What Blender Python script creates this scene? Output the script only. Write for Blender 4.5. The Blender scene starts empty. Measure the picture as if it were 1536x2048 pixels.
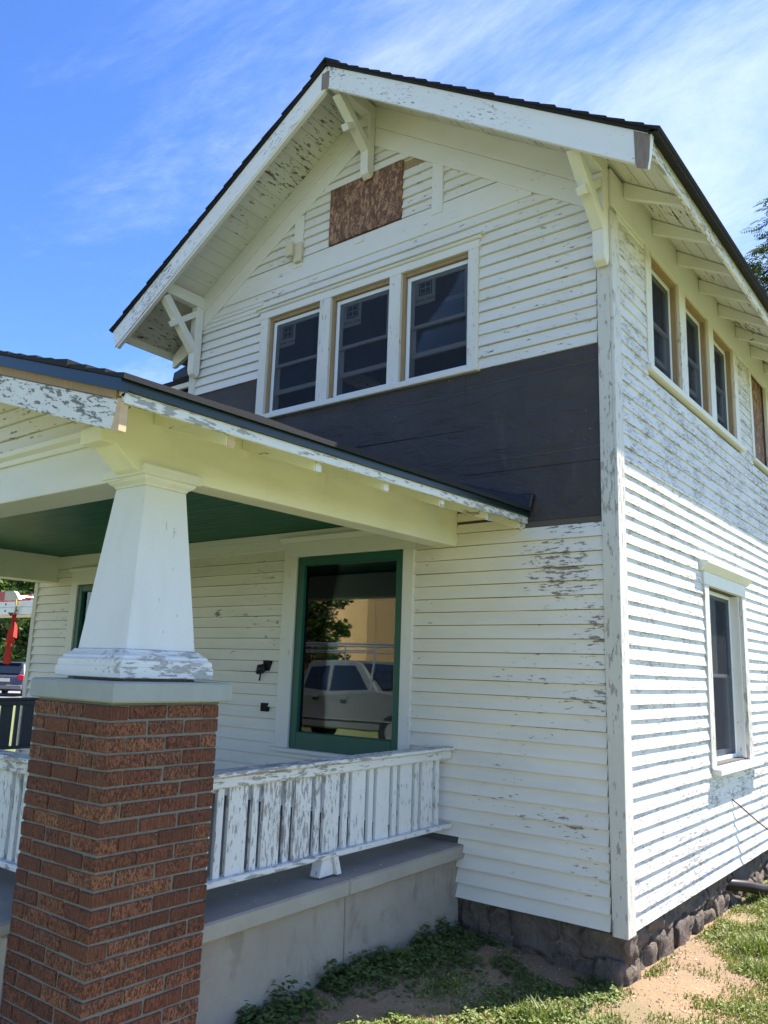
import bpy, bmesh, math, random
import numpy as np
from mathutils import Vector, Matrix, noise as mn

random.seed(7)
rng = np.random.default_rng(7)
SC = bpy.context.scene
COL = SC.collection

# ------------------------------------------------------------------ camera
cam_d = bpy.data.cameras.new("camera")
cam_d.sensor_fit = 'HORIZONTAL'
cam_d.sensor_width = 36.0
cam_d.lens = 1611.25 / 1536 * 36.0
cam_d.clip_start = 0.05
cam_d.clip_end = 2000
cam = bpy.data.objects.new("camera", cam_d)
COL.objects.link(cam)
_y, _p, _r = (math.radians(a) for a in (38.0272, 11.1624, 1.9214))
_f = Vector((-math.sin(_y) * math.cos(_p), math.cos(_y) * math.cos(_p), math.sin(_p)))
_rt = Vector((math.cos(_y), math.sin(_y), 0))
_up = _rt.cross(_f)
_R = _rt * math.cos(_r) + _up * math.sin(_r)
_U = _up * math.cos(_r) - _rt * math.sin(_r)
_m = Matrix((_R, _U, -_f)).transposed().to_4x4()
_m.translation = Vector((1.9936, -5.018, 1.9169))
cam.matrix_world = _m
SC.camera = cam

# ------------------------------------------------------------------ sky and sun
SUN = Vector((0.50, 1.0, 1.655)).normalized()
SUN_EL = math.asin(SUN.z)
SUN_AZ = math.atan2(SUN.x, SUN.y)
world = bpy.data.worlds.new("World")
SC.world = world
world.use_nodes = True
wn, wl = world.node_tree.nodes, world.node_tree.links
wn.clear()
w_out = wn.new('ShaderNodeOutputWorld')
w_bg = wn.new('ShaderNodeBackground')
w_bg.inputs['Strength'].default_value = 0.10
sky = wn.new('ShaderNodeTexSky')
sky.sky_type = 'NISHITA'
sky.sun_disc = False
sky.sun_elevation = SUN_EL
sky.sun_rotation = SUN_AZ
sky.altitude = 300
sky.air_density = 1.0
sky.dust_density = 0.15
sky.ozone_density = 4.0
w_tc = wn.new('ShaderNodeTexCoord')
w_sep = wn.new('ShaderNodeSeparateXYZ')
wl.new(w_tc.outputs['Generated'], w_sep.inputs[0])
def _wm(op, a, b=None, clamp=False):
    n = wn.new('ShaderNodeMath'); n.operation = op; n.use_clamp = clamp
    for i, v in enumerate((a, b)):
        if v is None: continue
        if isinstance(v, (int, float)): n.inputs[i].default_value = v
        else: wl.new(v, n.inputs[i])
    return n.outputs[0]
_den = _wm('ADD', _wm('MAXIMUM', w_sep.outputs[2], 0.0), 0.12)
_px = _wm('DIVIDE', w_sep.outputs[0], _den)
_py = _wm('DIVIDE', w_sep.outputs[1], _den)
w_cmb = wn.new('ShaderNodeCombineXYZ')
wl.new(_px, w_cmb.inputs[0]); wl.new(_py, w_cmb.inputs[1])
w_map = wn.new('ShaderNodeMapping')
w_map.inputs['Rotation'].default_value = (0, 0, math.radians(24))
w_map.inputs['Scale'].default_value = (1.0, 2.3, 1)
w_map.inputs['Location'].default_value = (18.0, 2.3, 0)
wl.new(w_cmb.outputs[0], w_map.inputs[0])
w_n1 = wn.new('ShaderNodeTexNoise'); w_n1.inputs['Scale'].default_value = 0.8
w_n1.inputs['Detail'].default_value = 9; w_n1.inputs['Roughness'].default_value = 0.72
w_n1.inputs['Distortion'].default_value = 0.5
wl.new(w_map.outputs[0], w_n1.inputs['Vector'])
w_n2 = wn.new('ShaderNodeTexNoise'); w_n2.inputs['Scale'].default_value = 0.62
w_n2.inputs['Detail'].default_value = 2
w_map2 = wn.new('ShaderNodeMapping'); w_map2.inputs['Location'].default_value = (8.9, 18.7, 0)
wl.new(w_cmb.outputs[0], w_map2.inputs[0])
wl.new(w_map2.outputs[0], w_n2.inputs['Vector'])
_s = _wm('ADD', _wm('MULTIPLY', w_n1.outputs['Fac'], 0.8), _wm('MULTIPLY', w_n2.outputs['Fac'], 0.9))
w_mr = wn.new('ShaderNodeMapRange'); w_mr.interpolation_type = 'SMOOTHSTEP'
w_mr.inputs['From Min'].default_value = 0.80; w_mr.inputs['From Max'].default_value = 1.16
w_mr.inputs['To Max'].default_value = 0.50
wl.new(_s, w_mr.inputs['Value'])
w_mix = wn.new('ShaderNodeMix'); w_mix.data_type = 'RGBA'
wl.new(w_mr.outputs[0], w_mix.inputs['Factor'])
w_hs = wn.new('ShaderNodeHueSaturation'); w_hs.inputs['Saturation'].default_value = 1.2; w_hs.inputs['Hue'].default_value = 0.512
wl.new(sky.outputs[0], w_hs.inputs['Color'])
wl.new(w_hs.outputs[0], w_mix.inputs['A'])
w_mix.inputs['B'].default_value = (4.6, 5.0, 5.6, 1)
wl.new(w_mix.outputs['Result'], w_bg.inputs['Color'])
wl.new(w_bg.outputs[0], w_out.inputs[0])

sun_d = bpy.data.lights.new("sun", 'SUN')
sun_d.energy = 4.4
sun_d.angle = math.radians(0.53)
sun_d.color = (1.0, 0.95, 0.86)
sun = bpy.data.objects.new("sun", sun_d)
COL.objects.link(sun)
sun.rotation_euler = (-SUN).to_track_quat('-Z', 'Y').to_euler()
sun.location = SUN * 60

SC.view_settings.view_transform = 'Standard'
SC.view_settings.look = 'None'
SC.view_settings.gamma = 1
SC.view_settings.use_curve_mapping = False
SC.view_settings.exposure = 1.57
SC.render.engine = 'CYCLES'
SC.cycles.max_bounces = 8
SC.cycles.diffuse_bounces = 5
SC.cycles.transparent_max_bounces = 12
SC.cycles.use_denoising = True

# ------------------------------------------------------------------ material helpers
class NT:
    def __init__(s, name):
        s.m = bpy.data.materials.new(name); s.m.use_nodes = True
        s.n, s.l = s.m.node_tree.nodes, s.m.node_tree.links
        s.n.clear()
        s.out = s.n.new('ShaderNodeOutputMaterial')
        s.b = s.n.new('ShaderNodeBsdfPrincipled')
        s.l.new(s.b.outputs[0], s.out.inputs[0])
        s._pos = None
    def pos(s):
        if s._pos is None:
            s._pos = s.n.new('ShaderNodeNewGeometry').outputs['Position']
        return s._pos
    def set(s, sock, v):
        if hasattr(v, 'is_linked') or isinstance(v, bpy.types.NodeSocket): s.l.new(v, sock)
        elif isinstance(v, (tuple, list)) and len(v) == 3 and sock.type == 'RGBA': sock.default_value = (*v, 1)
        else: sock.default_value = v
    def math(s, op, a, b=None, c=None, clamp=False):
        n = s.n.new('ShaderNodeMath'); n.operation = op; n.use_clamp = clamp
        for i, v in enumerate((a, b, c)):
            if v is not None: s.set(n.inputs[i], v)
        return n.outputs[0]
    def map(s, scale=(1, 1, 1), loc=(0, 0, 0), rot=(0, 0, 0), vec=None):
        n = s.n.new('ShaderNodeMapping')
        n.inputs['Scale'].default_value = scale; n.inputs['Location'].default_value = loc
        n.inputs['Rotation'].default_value = rot
        s.l.new(vec or s.pos(), n.inputs[0]); return n.outputs[0]
    def noise(s, vec, scale=5, detail=4, rough=.55, dist=0):
        n = s.n.new('ShaderNodeTexNoise')
        n.inputs['Scale'].default_value = scale; n.inputs['Detail'].default_value = detail
        n.inputs['Roughness'].default_value = rough; n.inputs['Distortion'].default_value = dist
        s.l.new(vec, n.inputs['Vector']); return n.outputs['Fac']
    def voro(s, vec, scale=5, feature='DISTANCE_TO_EDGE', out='Distance', rnd=1):
        n = s.n.new('ShaderNodeTexVoronoi'); n.feature = feature
        n.inputs['Scale'].default_value = scale; n.inputs['Randomness'].default_value = rnd
        s.l.new(vec, n.inputs['Vector']); return n.outputs[out]
    def step(s, v, a, b, t0=0., t1=1.):
        n = s.n.new('ShaderNodeMapRange'); n.interpolation_type = 'SMOOTHSTEP'
        n.inputs['From Min'].default_value = a; n.inputs['From Max'].default_value = b
        n.inputs['To Min'].default_value = t0; n.inputs['To Max'].default_value = t1
        s.l.new(v, n.inputs['Value']); return n.outputs[0]
    def mix(s, f, a, b, mode='MIX'):
        n = s.n.new('ShaderNodeMix'); n.data_type = 'RGBA'; n.blend_type = mode
        s.set(n.inputs['Factor'], f); s.set(n.inputs['A'], a); s.set(n.inputs['B'], b)
        return n.outputs['Result']
    def bump(s, h, dist=.002, strength=1.0):
        n = s.n.new('ShaderNodeBump'); n.inputs['Distance'].default_value = dist
        n.inputs['Strength'].default_value = strength
        s.l.new(h, n.inputs['Height']); s.l.new(n.outputs[0], s.b.inputs['Normal'])
    def done(s, col=None, rough=.6, metal=0., spec=None):
        if col is not None: s.set(s.b.inputs['Base Color'], col)
        s.set(s.b.inputs['Roughness'], rough); s.set(s.b.inputs['Metallic'], metal)
        if spec is not None: s.b.inputs['Specular IOR Level'].default_value = spec
        return s.m

def along(axis, a, c):
    return {'x': (a, c, c), 'y': (c, a, c), 'z': (c, c, a)}[axis]

def paint(name, col, axis='x', peel=.70, wood=(.30, .24, .20), wood2=(.42, .36, .31), k=.5, rough=.55,
          fine=1.0, crack=0.0, dirt=.10, spots=None, relief=.0022, stain=None, stretch=7.0, edgez=0., rot=None):
    """old oil paint on wood: flakes missing where two noises agree, wood grain below"""
    t = NT(name)
    if rot: t._pos = t.map(rot=(0, math.radians(rot), 0))
    n1 = t.noise(t.map(along(axis, stretch * fine, 30 * fine)), 1, 7, .68)
    n2 = t.noise(t.map((1, 1, 1)), 1.1, 3, .5)
    f = t.math('ADD', n1, t.math('MULTIPLY', t.math('SUBTRACT', n2, .5), k))
    if spots:
        for (c, r, amt) in spots:
            vm = t.n.new('ShaderNodeVectorMath'); vm.operation = 'SUBTRACT'
            t.l.new(t.pos(), vm.inputs[0]); vm.inputs[1].default_value = c
            vs = t.n.new('ShaderNodeVectorMath'); vs.operation = 'DIVIDE'
            t.l.new(vm.outputs[0], vs.inputs[0]); vs.inputs[1].default_value = r
            vl = t.n.new('ShaderNodeVectorMath'); vl.operation = 'LENGTH'
            t.l.new(vs.outputs[0], vl.inputs[0])
            f = t.math('ADD', f, t.step(vl.outputs['Value'], 1.0, 0.0, 0, amt))
    if edgez:      # boards weather most along their lower edge
        sz = t.n.new('ShaderNodeSeparateXYZ'); t.l.new(t.pos(), sz.inputs[0])
        ph = t.math('FRACT', t.math('DIVIDE', t.math('SUBTRACT', sz.outputs[2], .42), .0955))
        f = t.math('ADD', f, t.math('MULTIPLY', t.math('SUBTRACT', .5, ph), edgez))
    mask = t.step(f, peel, peel + .018)
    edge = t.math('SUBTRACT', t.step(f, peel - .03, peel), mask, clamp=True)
    grain = t.noise(t.map(along(axis, 5, 170)), 1, 4, .6)
    gcol = t.mix(grain, wood, wood2)
    pv = t.noise(t.map(along(axis, 1.6, 5)), 1, 5, .6)
    pcol = t.mix(t.math('MULTIPLY', t.step(pv, .40, .75), dirt * 3, clamp=True), col, tuple(c * .72 * w for c, w in zip(col, (1, .97, .88))))
    if stain:
        sv = t.noise(t.map((9, 9, 1.1)), 1, 4, .6)
        pcol = t.mix(t.step(sv, .60, .78, 0, stain[1]), pcol, stain[0])
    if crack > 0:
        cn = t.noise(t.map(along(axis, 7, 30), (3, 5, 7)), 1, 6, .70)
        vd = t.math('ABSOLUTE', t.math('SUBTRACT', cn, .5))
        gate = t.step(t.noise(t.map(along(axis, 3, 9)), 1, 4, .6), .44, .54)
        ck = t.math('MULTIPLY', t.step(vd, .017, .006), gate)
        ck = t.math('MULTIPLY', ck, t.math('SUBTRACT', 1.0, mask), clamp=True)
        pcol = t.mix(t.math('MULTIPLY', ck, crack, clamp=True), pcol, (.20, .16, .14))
    else:
        ck = None
    c = t.mix(mask, pcol, gcol)
    c = t.mix(t.math('MULTIPLY', edge, .35), c, (.22, .19, .16))  # rim darkened in the colour, standing in for shade under curled flakes
    h = t.math('SUBTRACT', 1.0, mask)
    if ck is not None: h = t.math('SUBTRACT', h, t.math('MULTIPLY', ck, 1.0))
    h = t.math('ADD', h, t.math('MULTIPLY', grain, .22))
    h = t.math('ADD', h, t.math('MULTIPLY', t.noise(t.map((40, 40, 40)), 1, 3), .25))
    t.bump(h, relief, .8)
    return t.done(c, t.mix(mask, (rough,) * 3, (.9,) * 3))

def plain(name, col, rough=.6, metal=0., var=.12, scale=6, bump=0., bscale=60, spec=None, stretch=(1, 1, 1)):
    t = NT(name)
    v = t.noise(t.map(stretch), scale, 5, .6)
    c = t.mix(v, tuple(x * (1 - var) for x in col), tuple(min(1, x * (1 + var)) for x in col))
    if bump: t.bump(t.noise(t.map(stretch), bscale, 4, .6), bump)
    return t.done(c, rough, metal, spec)

WHITE = (.765, .742, .695)
mat = {}
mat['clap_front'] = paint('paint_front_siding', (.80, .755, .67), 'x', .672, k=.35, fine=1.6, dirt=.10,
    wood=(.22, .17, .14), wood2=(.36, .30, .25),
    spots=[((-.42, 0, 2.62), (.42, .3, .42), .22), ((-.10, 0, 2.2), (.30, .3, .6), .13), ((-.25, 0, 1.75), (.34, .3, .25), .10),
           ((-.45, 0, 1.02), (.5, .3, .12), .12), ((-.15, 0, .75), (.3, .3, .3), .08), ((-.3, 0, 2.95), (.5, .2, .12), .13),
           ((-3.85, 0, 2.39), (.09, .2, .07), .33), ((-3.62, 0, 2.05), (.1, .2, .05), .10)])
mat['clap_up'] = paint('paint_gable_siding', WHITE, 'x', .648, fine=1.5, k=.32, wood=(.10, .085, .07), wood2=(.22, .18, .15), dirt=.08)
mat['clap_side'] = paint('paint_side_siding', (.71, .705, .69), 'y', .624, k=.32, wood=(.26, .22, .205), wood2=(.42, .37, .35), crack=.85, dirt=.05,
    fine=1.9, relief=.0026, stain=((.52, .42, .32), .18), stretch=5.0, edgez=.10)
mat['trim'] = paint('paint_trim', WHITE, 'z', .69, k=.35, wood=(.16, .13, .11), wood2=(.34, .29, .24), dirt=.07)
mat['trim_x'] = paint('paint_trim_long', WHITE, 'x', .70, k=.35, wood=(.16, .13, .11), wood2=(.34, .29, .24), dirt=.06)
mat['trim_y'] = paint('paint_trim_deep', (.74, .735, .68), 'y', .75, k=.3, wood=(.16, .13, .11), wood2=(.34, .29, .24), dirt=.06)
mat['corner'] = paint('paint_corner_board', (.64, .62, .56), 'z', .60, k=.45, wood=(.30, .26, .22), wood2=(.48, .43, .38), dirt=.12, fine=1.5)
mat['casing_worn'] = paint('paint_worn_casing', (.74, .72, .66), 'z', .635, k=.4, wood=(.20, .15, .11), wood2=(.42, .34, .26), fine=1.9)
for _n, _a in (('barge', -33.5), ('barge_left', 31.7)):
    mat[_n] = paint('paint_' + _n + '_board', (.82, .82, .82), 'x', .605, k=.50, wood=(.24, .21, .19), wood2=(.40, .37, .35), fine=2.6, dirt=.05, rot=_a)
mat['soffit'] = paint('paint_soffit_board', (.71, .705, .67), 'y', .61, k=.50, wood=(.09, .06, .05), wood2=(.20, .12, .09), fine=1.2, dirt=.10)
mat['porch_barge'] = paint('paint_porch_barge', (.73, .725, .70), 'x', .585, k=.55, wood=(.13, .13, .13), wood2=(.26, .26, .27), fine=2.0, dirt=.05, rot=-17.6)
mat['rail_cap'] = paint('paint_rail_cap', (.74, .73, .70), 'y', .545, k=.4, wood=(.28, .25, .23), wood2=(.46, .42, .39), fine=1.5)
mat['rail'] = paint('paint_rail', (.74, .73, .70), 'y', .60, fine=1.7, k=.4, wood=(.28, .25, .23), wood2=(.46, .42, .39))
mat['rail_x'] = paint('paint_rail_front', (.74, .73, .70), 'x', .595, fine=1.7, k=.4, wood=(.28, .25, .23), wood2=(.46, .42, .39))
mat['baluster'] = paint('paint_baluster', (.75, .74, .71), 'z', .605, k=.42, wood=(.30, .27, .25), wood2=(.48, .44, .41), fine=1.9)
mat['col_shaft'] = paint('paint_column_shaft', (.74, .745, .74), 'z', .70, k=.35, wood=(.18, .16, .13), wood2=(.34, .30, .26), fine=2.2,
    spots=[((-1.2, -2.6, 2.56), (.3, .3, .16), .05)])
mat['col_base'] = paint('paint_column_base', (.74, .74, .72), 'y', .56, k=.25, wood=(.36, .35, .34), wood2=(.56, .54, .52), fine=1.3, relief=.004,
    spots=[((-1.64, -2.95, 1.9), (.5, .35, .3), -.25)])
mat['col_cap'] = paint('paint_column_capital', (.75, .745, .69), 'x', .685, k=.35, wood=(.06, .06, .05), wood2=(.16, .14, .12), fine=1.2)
mat['beam'] = paint('paint_porch_beam', (.83, .82, .655), 'y', .76, k=.25, wood=(.22, .18, .14), wood2=(.36, .30, .24), dirt=.12,  # yellowish bounce light from the ground is tinted into this base colour
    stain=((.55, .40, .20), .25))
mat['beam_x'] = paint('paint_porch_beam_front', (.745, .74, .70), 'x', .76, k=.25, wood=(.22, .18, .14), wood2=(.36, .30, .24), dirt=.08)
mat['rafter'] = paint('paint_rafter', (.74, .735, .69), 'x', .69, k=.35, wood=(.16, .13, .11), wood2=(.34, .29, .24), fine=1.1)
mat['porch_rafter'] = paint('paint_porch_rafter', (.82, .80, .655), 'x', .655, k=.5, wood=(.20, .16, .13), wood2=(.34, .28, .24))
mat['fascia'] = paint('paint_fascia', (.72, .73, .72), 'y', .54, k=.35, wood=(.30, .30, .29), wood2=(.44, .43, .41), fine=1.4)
mat['rail_dark'] = plain('shaded_rail_grey', (.075, .082, .095), .6, var=.15)  # backlit shade of the far railing, put into its base colour
mat['vinyl'] = plain('white_vinyl', (.74, .78, .82), .35, var=.03)
mat['green'] = plain('green_trim_paint', (.006, .092, .062), .45, var=.18, bump=.001)
mat['concrete'] = plain('smooth_concrete_cap', (.34, .36, .33), .85, var=.15, scale=9, bump=.002, bscale=70)
mat['fresh_wood'] = plain('fresh_cut_wood', (.62, .44, .26), .75, var=.2, scale=12, stretch=(1, 1, 3))
mat['raw_wood'] = plain('raw_brown_wood', (.34, .23, .13), .85, var=.35, scale=8, stretch=(6, 6, 1), bump=.002)
mat['grey_wood'] = plain('weathered_grey_wood', (.25, .20, .165), .9, var=.45, scale=9, stretch=(5, 5, 1), bump=.003)
mat['cream_block'] = plain('cream_wood_block', (.66, .58, .42), .7, var=.1)
mat['black'] = plain('black_plastic', (.012, .012, .013), .5)
mat['hole'] = plain('dark_hole', (.006, .006, .006), .9)
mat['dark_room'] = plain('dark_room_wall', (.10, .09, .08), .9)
mat['drip_green'] = plain('dark_green_drip_edge', (.003, .017, .018), .35, var=.1, metal=.0)
mat['drip_blue'] = plain('dark_teal_drip_edge', (.004, .022, .036), .35, var=.1)
mat['flashing'] = plain('black_flashing_membrane', (.012, .014, .022), .45, var=.3, bump=.004, bscale=18)
mat['room_item'] = plain('dark_furniture', (.01, .012, .014), .6)
mat['sticker'] = plain('pale_sticker', (.50, .56, .58), .5, var=.04)
mat['sticker_ink'] = plain('sticker_ink', (.02, .035, .06), .5)

def mk_shingle():
    t = NT('asphalt_shingle')
    v = t.noise(t.map((1, 1, 1)), 130, 2, .8)
    c = t.mix(v, (.005, .005, .007), (.026, .025, .028))
    t.bump(v, .002); return t.done(c, .95)
mat['shingle'] = mk_shingle()

def mk_felt():
    t = NT('black_felt_paper')
    v = t.noise(t.map((1.2, 1, 2.5)), 1.6, 6, .65)
    c = t.mix(v, (.026, .021, .021), (.076, .064, .062))
    st = t.noise(t.map((1, 1, .25)), 5, 5, .6)
    c = t.mix(t.step(st, .58, .78, 0, .5), c, (.105, .095, .095))
    fl = t.voro(t.map((1, .01, 1)), 11, 'F1', 'Distance')
    gate = t.step(t.noise(t.map((1, 1, 1)), 2.2, 2), .48, .56)
    c = t.mix(t.math('MULTIPLY', t.step(fl, .075, .045, 0, .75), gate), c, (.34, .32, .30))
    wr = t.noise(t.map((.9, 1, 2.6), rot=(0, .35, 0)), 3.2, 4, .55, 1.2)
    t.bump(t.math('ADD', wr, t.math('MULTIPLY', st, .3)), .035, .8)
    return t.done(c, .68)
mat['felt'] = mk_felt()
mat['chalk'] = plain('pale_printed_line', (.16, .15, .15), .8)

def mk_ceiling():
    t = NT('dark_green_ceiling')
    w = t.n.new('ShaderNodeTexWave'); w.bands_direction = 'Y'; w.wave_profile = 'SAW'
    w.inputs['Scale'].default_value = 3.7
    t.l.new(t.map((1, 1, 1)), w.inputs['Vector'])
    v = t.noise(t.map((2, 14, 1)), 1, 4)
    h = t.math('ADD', t.step(w.outputs['Fac'], 0, .08), t.math('MULTIPLY', v, .8))
    t.bump(h, .004, .7)
    return t.done(t.mix(v, (.001, .10, .062), (.002, .13, .080)), t.math('ADD', t.math('MULTIPLY', v, .3), .25), spec=.08)
mat['ceiling'] = mk_ceiling()

def mk_osb():
    t = NT('osb_strand_board')
    def warp(v, amt, sc):
        n = t.n.new('ShaderNodeTexNoise'); n.inputs['Scale'].default_value = sc; n.inputs['Detail'].default_value = 2
        t.l.new(t.pos(), n.inputs['Vector'])
        m = t.n.new('ShaderNodeVectorMath'); m.operation = 'MULTIPLY_ADD'
        t.l.new(n.outputs['Color'], m.inputs[0]); m.inputs[1].default_value = (amt, amt, amt); t.l.new(v, m.inputs[2]); return m.outputs[0]
    va = warp(t.map((40, 40, 14), rot=(0, .35, 0)), 5.5, 7)
    c1 = t.voro(va, 1, 'F1', 'Color')
    n = t.n.new('ShaderNodeSeparateColor'); t.l.new(c1, n.inputs[0])
    vb = warp(t.map((64, 64, 24), rot=(0, -.7, 0)), 7.0, 10)
    c2 = t.voro(vb, 1, 'F1', 'Color'); n2 = t.n.new('ShaderNodeSeparateColor'); t.l.new(c2, n2.inputs[0])
    f = t.math('ADD', t.math('MULTIPLY', n.outputs[0], .6), t.math('MULTIPLY', n2.outputs[1], .4))
    r = t.n.new('ShaderNodeValToRGB'); t.l.new(f, r.inputs[0])
    e = r.color_ramp.elements
    e[0].color = (.09, .042, .026, 1); e[1].color = (.52, .31, .19, 1)
    m = r.color_ramp.elements.new(.5); m.color = (.19, .095, .06, 1)
    t.bump(f, .003)
    return t.done(r.outputs[0], .8)
mat['osb'] = mk_osb()

def mk_brick(name, ribs):
    t = NT(name)
    oi = t.n.new('ShaderNodeObjectInfo').outputs['Random']
    r = t.n.new('ShaderNodeValToRGB'); t.l.new(oi, r.inputs[0])
    e = r.color_ramp.elements
    e[0].color = (.135, .045, .022, 1); e[1].color = (.36, .145, .065, 1)
    for p, c in ((.22, (.235, .080, .036, 1)), (.48, (.18, .060, .029, 1)), (.7, (.29, .105, .046, 1)), (.86, (.22, .090, .048, 1))):
        x = r.color_ramp.elements.new(p); x.color = c
    bark = t.noise(t.map((1, 1, .5)), 120, 5, .75, .4)
    big = t.noise(t.map((1, 1, 1)), 16, 4, .6)
    gate = t.step(t.math('ADD', big, t.math('MULTIPLY', t.math('SUBTRACT', oi, .5), .35)), .36, .52)
    pits = t.math('MULTIPLY', t.step(bark, .51, .42), t.math('ADD', t.math('MULTIPLY', gate, .75), .25))
    c = t.mix(t.math('MULTIPLY', pits, .8), r.outputs[0], (.040, .015, .009))
    c = t.mix(t.step(t.noise(t.map((1, 1, 1)), 60, 5), .5, .8, 0, .5), c, (.30, .12, .06))
    w = t.n.new('ShaderNodeTexWave'); w.bands_direction = 'DIAGONAL'; w.inputs['Scale'].default_value = 36
    w.inputs['Distortion'].default_value = 2.2; w.inputs['Detail'].default_value = 3; w.inputs['Detail Scale'].default_value = 4
    t.l.new(t.map((1, 1, 0)), w.inputs['Vector'])
    rb = t.math('MULTIPLY', w.outputs['Fac'], t.math('SUBTRACT', 1.0, gate))
    c = t.mix(t.math('MULTIPLY', t.math('SUBTRACT', 1.0, w.outputs['Fac']), t.math('MULTIPLY', t.math('SUBTRACT', 1.0, gate), .38)), c, (.05, .02, .012))
    c = t.mix(t.step(t.noise(t.map((1, 1, .6)), 4.5, 4, .6), .55, .80, 0, .35), c, (.11, .06, .042))
    t.bump(t.math('ADD', t.math('MULTIPLY', rb, .7), t.math('SUBTRACT', t.math('MULTIPLY', bark, .8), pits)), .006, .9)
    return t.done(c, .85)
mat['brick'] = mk_brick('brown_brick', True)
def mk_mortar():
    t = NT('grey_mortar')
    v = t.noise(t.map((1, 1, 1)), 60, 4, .7)
    t.bump(v, .004)
    return t.done(t.mix(v, (.13, .115, .092), (.27, .24, .195)), .95)
mat['mortar'] = mk_mortar()

def mk_found():
    t = NT('old_poured_concrete')
    a = t.noise(t.map((1, 1, 1)), 2.6, 6, .62)
    b = t.noise(t.map((1, 1, 1)), 45, 4, .7)
    s = t.noise(t.map((1, 2.6, 1.2)), 1.6, 4, .65, .6)
    c = t.mix(a, (.26, .218, .165), (.45, .385, .30))
    c = t.mix(t.step(s, .52, .66, 0, .5), c, (.20, .145, .10))
    c = t.mix(t.step(b, .55, .8, 0, .4), c, (.42, .40, .36))
    t.bump(t.math('ADD', t.math('MULTIPLY', a, .5), b), .006, .7)
    return t.done(c, .9)
mat['foundation'] = mk_found()
def mk_slab():
    t = NT('dark_worn_slab')
    a = t.noise(t.map((1, 1, 1)), 4, 6, .62); b = t.noise(t.map((1, 1, 1)), 70, 4, .7)
    sp = t.voro(t.map((1, 1, 1)), 26, 'F1', 'Distance')
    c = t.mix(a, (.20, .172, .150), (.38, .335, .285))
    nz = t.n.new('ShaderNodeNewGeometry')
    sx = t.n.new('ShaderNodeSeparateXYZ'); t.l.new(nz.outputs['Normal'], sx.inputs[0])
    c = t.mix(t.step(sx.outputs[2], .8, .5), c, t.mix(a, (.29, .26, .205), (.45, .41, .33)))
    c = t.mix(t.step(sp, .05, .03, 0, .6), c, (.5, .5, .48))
    t.bump(b, .004, .8); return t.done(c, .85)
mat['slab'] = mk_slab()
def mk_stone():
    t = NT('rubble_stone')
    a = t.noise(t.map((1, 1, 1)), 9, 7, .7); b = t.noise(t.map((1, 1, .3)), 26, 5, .7)
    oi = t.n.new('ShaderNodeObjectInfo').outputs['Random']
    c = t.mix(a, (.045, .034, .026), (.34, .265, .20))
    c = t.mix(t.math('MULTIPLY', oi, .5), c, (.13, .10, .085))
    t.bump(t.math('ADD', a, t.math('MULTIPLY', b, .9)), .045, 1.0); return t.done(c, .95)
mat['stone'] = mk_stone()

def mk_glass(name, tint=(.86, .9, .9), boost=1.0):
    t = NT(name); t.n.remove(t.b)
    tr = t.n.new('ShaderNodeBsdfTransparent'); tr.inputs[0].default_value = (*tint, 1)
    gl = t.n.new('ShaderNodeBsdfGlossy'); gl.inputs['Roughness'].default_value = .012
    gl.inputs[0].default_value = (.95, .97, 1, 1)
    bn = t.n.new('ShaderNodeBump'); bn.inputs['Distance'].default_value = .0012; bn.inputs['Strength'].default_value = .35
    t.l.new(t.noise(t.map((1, 1, 1)), 2.3, 2, .4), bn.inputs['Height'])
    t.l.new(bn.outputs[0], gl.inputs['Normal'])
    fr = t.n.new('ShaderNodeFresnel'); fr.inputs[0].default_value = 1.5
    mx = t.n.new('ShaderNodeMixShader')
    t.l.new(t.math('MULTIPLY', fr.outputs[0], boost, clamp=True), mx.inputs[0])
    t.l.new(tr.outputs[0], mx.inputs[1]); t.l.new(gl.outputs[0], mx.inputs[2])
    t.l.new(mx.outputs[0], t.out.inputs[0]); return t.m
mat['glass'] = mk_glass('window_glass')
mat['glass_old'] = mk_glass('old_plate_glass', (.7, .76, .74), 1.35)
def mk_screen():
    t = NT('insect_screen'); 
    tr = t.n.new('ShaderNodeBsdfTransparent')
    df = t.n.new('ShaderNodeBsdfDiffuse'); df.inputs[0].default_value = (.045, .05, .065, 1)
    mx = t.n.new('ShaderNodeMixShader'); mx.inputs[0].default_value = .42
    t.l.new(tr.outputs[0], mx.inputs[1]); t.l.new(df.outputs[0], mx.inputs[2])
    t.l.new(mx.outputs[0], t.out.inputs[0]); t.n.remove(t.b); return t.m
mat['screen'] = mk_screen()

# ------------------------------------------------------------------ mesh helpers
ID = lambda s, d, z: (s, d, z)
FRONT = lambda s, d, z: (s, -d, z)          # s along x, d outwards (-y)
SIDE = lambda s, d, z: (d, s, z)            # s along y, d outwards (+x)

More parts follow.
